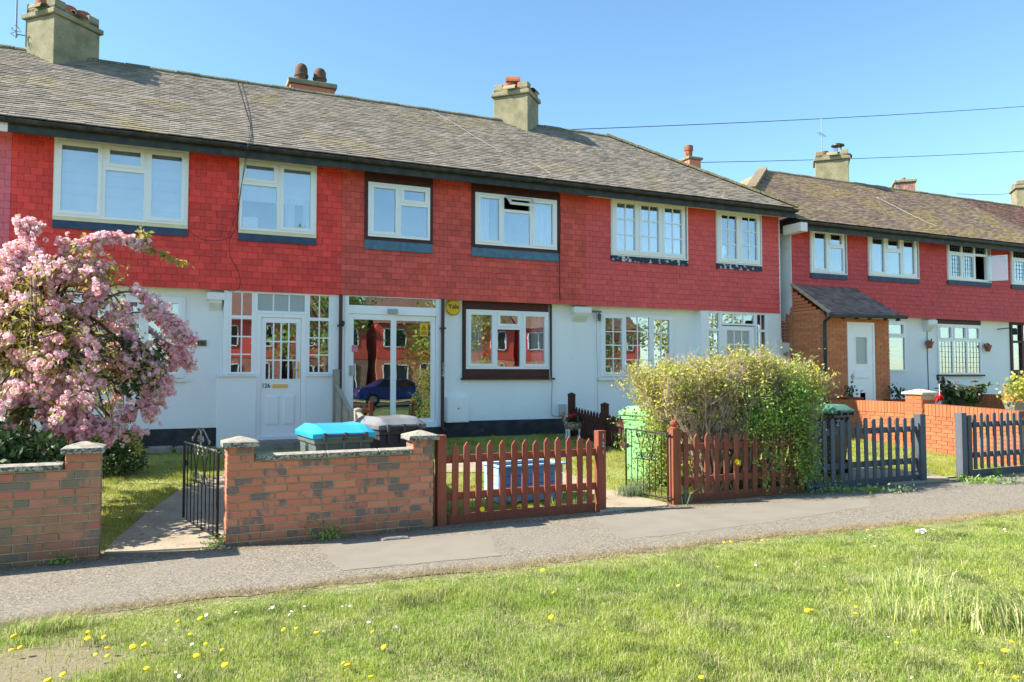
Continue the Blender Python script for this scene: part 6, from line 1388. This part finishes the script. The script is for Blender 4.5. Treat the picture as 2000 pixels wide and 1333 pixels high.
def hedge_top(x): return np.interp(x, [5.5, 5.75, 6.0, 6.3, 6.65, 7.1, 7.6, 8.1, 8.5, 8.9, 9.1], [1.30, 1.66, 1.74, 1.80, 1.76, 1.90, 1.92, 1.80, 1.72, 1.62, 1.3]) + .05 * np.sin(x * 11) + .04 * np.sin(x * 23 + 1)
sP, sQ, sr0, sr1, tipsh = [], [], [], [], []
for rt in roots:
    for k in range(9):
        x = np.clip(rt[0] + q.normal() * .55 + (rt[0] - 7.3) * .30, 5.84, 8.62); e = np.array([x, np.clip(rt[1] + q.normal() * .25, 8.15, 9.35), hedge_top(x) * q.uniform(.78, .97)])
        m1 = rt + (e - rt) * np.array([.42, .42, .5]) + q.normal(size=3) * .04; m2 = rt + (e - rt) * np.array([.8, .8, .8]) + q.normal(size=3) * .05
        for (a, b, ra, rb) in ((rt, m1, .012, .009), (m1, m2, .009, .006), (m2, e, .006, .003)): sP.append(a); sQ.append(b); sr0.append(ra * q.uniform(.6, 1.3)); sr1.append(rb * .8)
        for (a, b) in ((m1, m2), (m2, e)):
            for j in range(5):
                f = q.random(); o_ = a + (b - a) * f; g_ = o_ + q.normal(size=3) * (.10, .10, .08) + (0, 0, .11); sP.append(o_); sQ.append(g_); sr0.append(.004); sr1.append(.0018); tipsh.append(g_)
                for jj in range(3): h_ = o_ + (g_ - o_) * q.uniform(.3, 1) + q.normal(size=3) * (.07, .07, .05) + (0, 0, .05); sP.append(o_ + (g_ - o_) * q.uniform(.2, .8)); sQ.append(h_); sr0.append(.003); sr1.append(.0014); tipsh.append(h_)
V, Fq = many_tubes(np.array(sP), np.array(sQ), np.array(sr0), np.array(sr1)); add('stems', np_mesh('stems', V, Fq, 'twigpale'), hd, kind='stuff')
tp = np.array(tipsh); tp = tp[(tp[:, 0] > 5.78) & (tp[:, 0] < 8.75) & (tp[:, 2] < hedge_top(tp[:, 0]) + .06)]; hh = tp[:, 2] / hedge_top(tp[:, 0]); edge = np.maximum(np.abs(tp[:, 0] - 7.2) / 1.9, 0)
pr = np.clip((hh - .58) * 3.0, .14, 1) + np.clip(edge - .75, 0, 1) * 1.4; kk = (q.random(len(tp)) < pr * .80) & (vnoise(tp[:, 0], tp[:, 2], .13, 31) > .30); t1 = tp[kk]
P = np.repeat(t1, 4, 0) + q.normal(size=(len(t1) * 4, 3)) * .03; V, Fq = quads(P, q.uniform(.020, .034, len(P)), q, 1.7, np.array([0, 0, .5])); add('leaves', np_mesh('leaves', V, Fq, 'leafyellow'), hd, kind='stuff')
n = 9000; P = np.stack([q.uniform(5.6, 8.8, n), q.uniform(8.25, 9.2, n), q.uniform(.1, 1.5, n)], 1); P = P[(vnoise(P[:, 0], P[:, 2], .22, 8) > .64)]
V, Fq = quads(P, q.uniform(.02, .036, len(P)), q, 1.6, np.array([0, 0, .4])); add('inner_leaves', np_mesh('inner', V, Fq, 'leafgreen'), hd, kind='stuff')
sP, sQ = [], []
for k in range(60):
    a = np.array([q.normal(6.15, .12), q.normal(8.72, .1), q.uniform(.9, 1.6)]); b = a + (q.normal() * .08 - .06, q.normal() * .06, -q.uniform(.3, .7)); b[2] = max(b[2], .08); sP.append(a); sQ.append(b)
V, Fq = many_tubes(np.array(sP), np.array(sQ), .003, .0016); add('hanging_stems', np_mesh('hs', V, Fq, 'twigpale'), hd, kind='stuff')
# left end hangs over the gate in a curtain of small yellow-green leaves
n = 3200; P = np.stack([q.normal(6.08, .12, n), q.normal(8.72, .14, n), q.uniform(.12, 1.55, n)], 1); P = P[vnoise(P[:, 0] * 2, P[:, 2], .12, 9) > .42]
V, Fq = quads(P, q.uniform(.018, .03, len(P)), q, 1.7, np.array([0, 0, .3])); add('hanging_leaves', np_mesh('hang', V, Fq, 'leafyellow'), hd, kind='stuff')
# ivy / bramble over the right end of the fence
iv = thing('bramble', 'bright green bramble trailing over the right end of the brown picket fence', 'climbing plant', (7.8, 8.0, .03))
cl = MB(); lp = []
for k in range(34):
    x = q.choice([q.uniform(6.95, 8.05), q.uniform(7.5, 8.15)]); y = yfence(x) + .09; z = q.uniform(.9, 1.55); P_ = [(x, y + .25, z)]
    L = q.uniform(.3, 1.2); x2 = x + q.normal() * .12; P_ += [(x2, y - .05, z - .08), ((x + x2) / 2 + q.normal() * .05, y - .07 - q.random() * .08, max(.12, z - L * .6)), (x2 + q.normal() * .08, y - .08 - q.random() * .12, max(.06, z - L))]
    S = spline(P_, 7); cl.tube(list(S), .0035, 4); lp.append(S[q.integers(0, len(S), 46)] + q.normal(size=(46, 3)) * (.045, .035, .045))
cl.build('stems', 'twig', iv)
lp.append(np.stack([q.normal(7.95, .20, 1500), q.normal(8.15, .12, 1500), q.normal(1.15, .26, 1500)], 1)); lp.append(np.stack([q.normal(7.35, .16, 700), q.normal(8.05, .07, 700), q.normal(.98, .12, 700)], 1)); lp.append(np.stack([q.normal(7.98, .12, 500), q.normal(8.0, .05, 500), q.normal(.45, .12, 500)], 1))
lp = np.concatenate(lp); lp = lp[lp[:, 2] > .05]; lp = np.concatenate([lp, lp + q.normal(size=lp.shape) * .03]); V, Fq = quads(lp, q.uniform(.020, .038, len(lp)), q, 1.15, np.array([0, -.4, .2])); add('leaves', np_mesh('leaves', V, Fq, 'leafgreen'), iv, kind='stuff')
wv = MB()
for k in range(9): x = 8.3 + q.random() * .25; wv.tube([(x - .2, 8.6, 1.3), (x, 8.6, 1.55 + q.random() * .2), (x + .15 + q.random() * .2, 8.55, 1.65 + q.random() * .25)], [.006, .004, .002], 4)
wv.build('bare_canes', 'twigpale', iv)
V, Fq = pompoms(np.array([at(1441, 904, 7.95), at(1340, 906, 8.05)]) + 0., .05, 14); add('flower', np_mesh('fl', V, Fq, 'dandelion'), iv)

# ================================================================== grass
def grass(name, label, X, Y, zf, hgt, wd, m, two=True, lean=.5, mask=None, seed=0, kind='stuff'):
    r = np.random.default_rng(seed); k = mask(X, Y, r) if mask is not None else np.ones(len(X), bool); X, Y = X[k], Y[k]
    P = np.stack([X, Y, zf(X, Y)], 1); H = hgt(X, Y, r); V, F = blades(P, H, wd, lean, two, r)
    o = add(name, np_mesh(name, V, F, m)); tag(o, label, None, None, kind); return o
gr = np.random.default_rng(5)
def frustum_pts(n, ylo, yhi, xlo, xhi, margin=120):
    x = gr.uniform(xlo, xhi, n); y = gr.uniform(ylo, yhi, n); px, py, z = vis(np.stack([x, y, np.zeros(n)], 1)); k = (z > .5) & (px > -margin) & (px < 2000 + margin) & (py < 1333 + margin * 1.5)
    return x[k], y[k]
bpx = np.array([-.95, 4.9])
def vmask(X, Y, r):
    e = yedge(X) + .05 * np.sin(X * 9) + .03 * np.sin(X * 23 + 2)
    d = e - Y; bare = ((X + .75) / .85) ** 2 + ((Y - 5.1) / .55) ** 2
    den = np.clip(d / .22, 0, 1) * np.clip((vnoise(X, Y, .35, 2) + vnoise(X, Y, .11, 6) * .6) * 1.25, .25, 1) * np.clip((bare - .35) * 1.2 + vnoise(X, Y, .12, 15) * .4, .06, 1)
    return (d > .0 + r.random(len(X)) * .03) & (r.random(len(X)) < den)
def vh(X, Y, r):
    c = vnoise(X, Y, .45, 2); c2 = vnoise(X, Y, .16, 12); e = np.clip((yedge(X) - Y) / .5, .35, 1); lo = np.interp(X, [0, 2, 5], [.8, 1, 1.1])
    return (.017 + .045 * c ** 1.8 + .028 * c2 ** 2) * e * lo * r.uniform(.55, 1.35, len(X))
Xg, Yg = frustum_pts(760000, 2.2, 6.3, -2.2, 12)
zero = lambda X, Y: np.zeros(len(X)) - .012
grass('verge_grass', 'rough green verge grass between the camera and the pavement', Xg, Yg, zero, vh, .0042, 'blade', True, .75, vmask, 1)
n = 26000; Xs = gr.uniform(-1.5, 12, n); Ys = yedge(Xs) + .03 + gr.normal(size=n) * .075 + .05 * np.sin(Xs * 5.3) * np.sin(Xs * 1.7)
grass('straw_edge', 'dry straw and thatch along the pavement edge of the verge', Xs, Ys, lambda X, Y: np.full(len(X), -.006), lambda X, Y, r: r.uniform(.012, .032, len(X)), .004, 'straw', False, 2.6, None, 4)
Xo, Yo = gr.uniform(-9, 30, 90000), gr.uniform(-6, 6.1, 90000)
grass('outlying_grass', 'rough grass of the green around and behind the viewpoint', Xo, Yo, zero, lambda X, Y, r: vh(X, Y, r) * 1.2, .009, 'blade', False, .6, lambda X, Y, r: (Y < yedge(X) - .05) & ((Y < 2.3) | (X < -2) | (X > 12)), 2)
# garden lawns, kept off the paths
def inpoly(X, Y, poly):
    c = np.zeros(len(X), bool); n = len(poly)
    for i in range(n):
        (x1, y1), (x2, y2) = poly[i], poly[(i + 1) % n]
        cond = ((y1 > Y) != (y2 > Y)); c ^= cond & (X < (x2 - x1) * (Y - y1) / (y2 - y1 + 1e-12) + x1)
    return c
paths = [[(v.co.x, v.co.y) for v in list(o.data.vertices)[:len(o.data.vertices) // 2]] for o in SC.objects if o.name.startswith('garden_path')]
def lmask(X, Y, r):
    k = (Y > yfence(X) + .22) & (Y < 13.6)
    for p in paths: k &= ~inpoly(X, Y, p)
    k &= ~((X > 2.2) & (X < 3.0) & (Y > 12.6)); k &= ~((X > 13.15) & (Y > 12.4)); k &= ~((X > .7) & (X < 2.7) & (Y > 8.0) & (Y < 13.5) & (X - .7 > (13.2 - Y) * .1))
    return k & (r.random(len(X)) < np.clip(vnoise(X, Y, .25, 7) * 1.6, .4, 1))
lz = lambda X, Y: gz(Y)
Xl, Yl = gr.uniform(-3, 18, 520000), gr.uniform(7.9, 13.6, 520000); px, py, z_ = vis(np.stack([Xl, Yl, gz(Yl)], 1)); k = (px > -40) & (px < 2040); Xl, Yl = Xl[k], Yl[k]
grass('lawn_grass', 'short sunlit grass of the front lawns', Xl, Yl, lz, lambda X, Y, r: r.uniform(.018, .045, len(X)) * (1 + .6 * (vnoise(X, Y, .3, 9) > .6)), .007, 'lawnblade', False, .7, lmask, 3)

def tuft(label, c, n, hr, spread, lean=.8, m='tuft', w=.007, seed=0, name='grass_tuft', group='tall grass tufts', dirn=None, z=0.):
    r = np.random.default_rng(seed + 50); P = np.stack([c[0] + r.normal(size=n) * spread[0], c[1] + r.normal(size=n) * spread[1], np.full(n, z)], 1)
    V, F = blades(P - (c[0], c[1], z), r.uniform(hr[0], hr[1], n), r.uniform(w * .6, w * 1.3, n), lean, True, r, dirn)
    o = add(name, np_mesh(name, V, F, m)); o.location = (c[0], c[1], z); return tag(o, label, 'grass tuft', group)
def gp(px, py): p = on(px, py, (0, 0, 1), 0); return p[:2]
tuft('coarse tuft of long pale-tipped leaves, leftmost of the tall clump at the right', gp(1745, 1205), 150, (.10, .24), (.10, .09), .85, seed=1, dirn=(-.15, 0, 0))
tuft('tall tuft with upright straw-tipped leaves in the middle of the clump at the right', gp(1865, 1215), 190, (.12, .32), (.12, .10), .6, seed=2, w=.009)
tuft('dense tuft leaning in from the right edge', gp(1985, 1225), 230, (.12, .32), (.13, .10), .8, seed=3, dirn=(-.45, .1, 0), w=.010)
tuft('finer green tuft behind the tall clump', gp(1790, 1150), 240, (.08, .2), (.15, .1), .9, seed=4)
tuft('small dark tuft at the pavement edge by the left corner', gp(90, 1232), 500, (.04, .11), (.12, .05), .8, 'blade', .005, seed=5, dirn=(.2, 0, 0))
for i, (px, py, n, h1) in enumerate(((1230, 978, 260, .34), (1262, 968, 200, .32), (1335, 985, 60, .30), (1805, 935, 60, .22), (888, 1010, 40, .14), (940, 1012, 50, .22), (960, 1010, 30, .25), (1002, 1000, 40, .2), (1078, 995, 30, .26), (1165, 985, 30, .2), (1125, 990, 30, .16), (1880, 938, 60, .15), (1950, 930, 60, .15))):
    c = gp(px, py); c = (c[0], max(c[1], yfence(c[0]) + (.02 if 860 < px < 1170 else -.05)))
    tuft(['long-bladed tuft at the foot of the open rusty gate', 'long-bladed tuft spilling onto the path under the hedge', 'arching blades at the base of the orange-brown post', 'grass tuft at the foot of the grey gate post', 'weedy grass at the left end of the picket fence', 'tall grass between the third and fourth pickets', 'long pale blades behind the fifth picket', 'short grass under the middle pickets', 'single leafy weed by the ninth picket', 'grass at the foot of the numbered post', 'little tuft two pickets left of the numbered post', 'weeds at the foot of the second grey fence', 'weeds along the base of the grey fence at the right edge'][i], c, n, (h1 * .4, h1), (.09 if n > 100 else .04, .05), .9, 'leafpale' if i < 4 else 'leafgreen', .007, seed=10 + i, group='weeds along the fences')
def weed(label, c, n, r, h, m='leafgreen', seed=0, size=.03):
    q = np.random.default_rng(seed + 90); P = np.stack([q.normal(size=n) * r, q.normal(size=n) * r * .5, np.abs(q.normal(size=n)) * h * .5], 1); V, F = quads(P, size, q, 1.7, np.array([0, 0, .5]))
    o = add('weed', np_mesh('weed', V, F, m)); o.location = (c[0], c[1], .0); return tag(o, label, 'weed', 'weeds along the walls')
c = gp(635, 1055); weed('leafy weed with a pale stalk growing at the foot of the brick wall', (c[0], yfence(c[0]) - .06), 150, .09, .16, seed=1, size=.022)
c = gp(132, 1078); weed('small weed at the foot of the left brick wall', (c[0], yfence(c[0]) - .05), 90, .06, .08, seed=2, size=.02)
c = gp(445, 1062); weed('weed sprouting by the left pillar of the bin wall', (c[0] - .12, yfence(c[0]) + .02), 110, .07, .10, seed=3, size=.02)
for i, px in enumerate((1420, 1490, 1560, 1610, 1640, 1700, 1760, 1905, 1940, 1975)):
    x = 6.7 + i * .45 if px < 1800 else 11.6 + (px - 1905) * .01; c = gp(px, 962 if px < 1800 else 945)
    weed(['low weeds under the tenth brown picket', 'low weeds under the bramble', 'green weeds at the right end of the brown fence', 'bright weeds under the grey fence beside the bramble', 'low weeds below the dark bin', 'dry weeds under the middle of the grey fence', 'dry weeds under the right of the grey fence', 'purple-tinged weeds by the second grey fence post', 'leafy weeds under the second grey fence', 'leafy weeds at the right picture edge'][i], c, 120, .16, .09, 'leafgreen' if i % 3 else 'leafpale', 20 + i, .026)
# leaf litter and grit along the foot of the walls: nobody could count it
n = 5200; X = gr.uniform(-2, 12.5, n); Yd = yfence(X) - np.abs(gr.normal(size=n)) * .10 - .01; Z = np.full(n, .010)
V, F = quads(np.stack([X, Yd, Z], 1), gr.uniform(.006, .020, n), gr, 1.4, np.array([0, 0, 0.])); V[:, 2] = .006 + np.abs(V[:, 2] - .01) * .35
tag(add('leaf_litter', np_mesh('leaf_litter', V, F, 'debris')), 'dead leaves and grit along the foot of the walls and fences', kind='stuff')
n = 1500; X = gr.uniform(-1.5, 12, n); Yd = gr.uniform(6.0, 7.7, n); V, F = quads(np.stack([X, Yd, np.full(n, .009)], 1), gr.uniform(.004, .010, n), gr, 1.3); V[:, 2] = .006 + np.abs(V[:, 2] - .009) * .3
tag(add('pavement_grit', np_mesh('pavement_grit', V, F, 'debris')), 'scattered grit and petals on the pavement', kind='stuff')

# dandelions and daisies, each one its own flower
DL = [(40, 1268), (22, 1272), (28, 1245), (172, 1236), (203, 1246), (172, 1249), (210, 1268), (187, 1282), (210, 1285), (260, 1267), (283, 1262), (348, 1216), (392, 1212), (372, 1243), (402, 1262), (434, 1274), (384, 1283), (554, 1234), (579, 1231), (619, 1240), (671, 1297), (440, 1302), (287, 1307), (123, 1320), (94, 1331), (728, 1235), (1081, 1160), (1077, 1210), (750, 1265), (680, 1300), (726, 1326), (1415, 1063), (1428, 1062), (1489, 1058), (1500, 1057), (1695, 1038), (1585, 1195), (1577, 1196), (1672, 1188), (1672, 1201), (1788, 1234), (1752, 1260), (1964, 1276), (1917, 1299), (1977, 1255), (1965, 1040), (1370, 1325), (1325, 1145), (1985, 1325), (1403, 1110), (1061, 1117)]
mb = MB(); mb.lathe((0, 0, 0), [(.003, -.012), (.012, -.004), (.022, .002), (.018, .009), (.008, .012)], 12)
dm = mb.mesh('dandelion', 'dandelion', True)
for i, (px, py) in enumerate(DL):
    p = on(px, py, (0, 0, 1), .035); o = bpy.data.objects.new('dandelion', dm); COL.objects.link(o); o.location = (p[0], p[1], .035 + gr.uniform(0, .012)); s = gr.uniform(.55, 1.0); o.scale = (s, s, s); o.rotation_euler = (gr.uniform(-.5, .5), gr.uniform(-.5, .5), 0)
    lab, grp = (('yellow dandelion among the cluster around the bare earth patch at lower left', 'dandelions round the bare earth') if px < 460 and py > 1225 else
                ('yellow dandelion on the very edge of the pavement near the far right', 'dandelions along the pavement edge') if py < 1070 else
                ('yellow dandelion near the tall tufts at the lower right', 'dandelions near the tall tufts') if px > 1640 else
                ('yellow dandelion in the left middle of the grass verge', 'dandelions left of the verge middle') if px < 800 else
                ('yellow dandelion standing alone in the middle of the grass verge', 'dandelions in the middle of the verge'))
    tag(o, lab, 'flower', grp)
DS = [(461, 1197), (430, 1200), (527, 1190), (533, 1188), (565, 1202), (569, 1196), (595, 1186), (669, 1186), (676, 1183), (683, 1185), (375, 1260), (350, 1323), (343, 1315), (420, 1273), (403, 1203), (455, 1210), (325, 1252), (1476, 1105), (1610, 1108), (1708, 1068), (1780, 1326), (1700, 1047), (1690, 1053), (1740, 1095), (1736, 1246), (1130, 1153), (720, 1217), (776, 1227), (1866, 1272), (1962, 1035)]
mb = MB(); mb.lathe((0, 0, 0), [(.004, -.002), (.016, 0), (.015, .003), (.004, .004)], 10); sm_ = mb.mesh('daisy', 'daisy', True)
for (px, py) in DS:
    p = on(px, py, (0, 0, 1), .03); o = bpy.data.objects.new('daisy', sm_); COL.objects.link(o); o.location = (p[0], p[1], .034); o.rotation_euler = (gr.uniform(-.6, .6), gr.uniform(-.6, .6), 0); s = gr.uniform(.5, .85); o.scale = (s, s, s)
    tag(o, 'small white daisy in the left part of the grass verge' if px < 1000 else 'small white daisy in the right part of the grass verge', 'flower', 'daisies on the left of the verge' if px < 1000 else 'daisies on the right of the verge')
p = at(941, 995, 7.75); o = bpy.data.objects.new('dandelion', dm); COL.objects.link(o); o.location = (p[0], 7.74, p[2]); o.scale = (1.3, 1.3, 1.3); o.rotation_euler = (1.3, 0, 0); tag(o, 'yellow dandelion in front of the third picket', 'flower', 'dandelions in the verge')
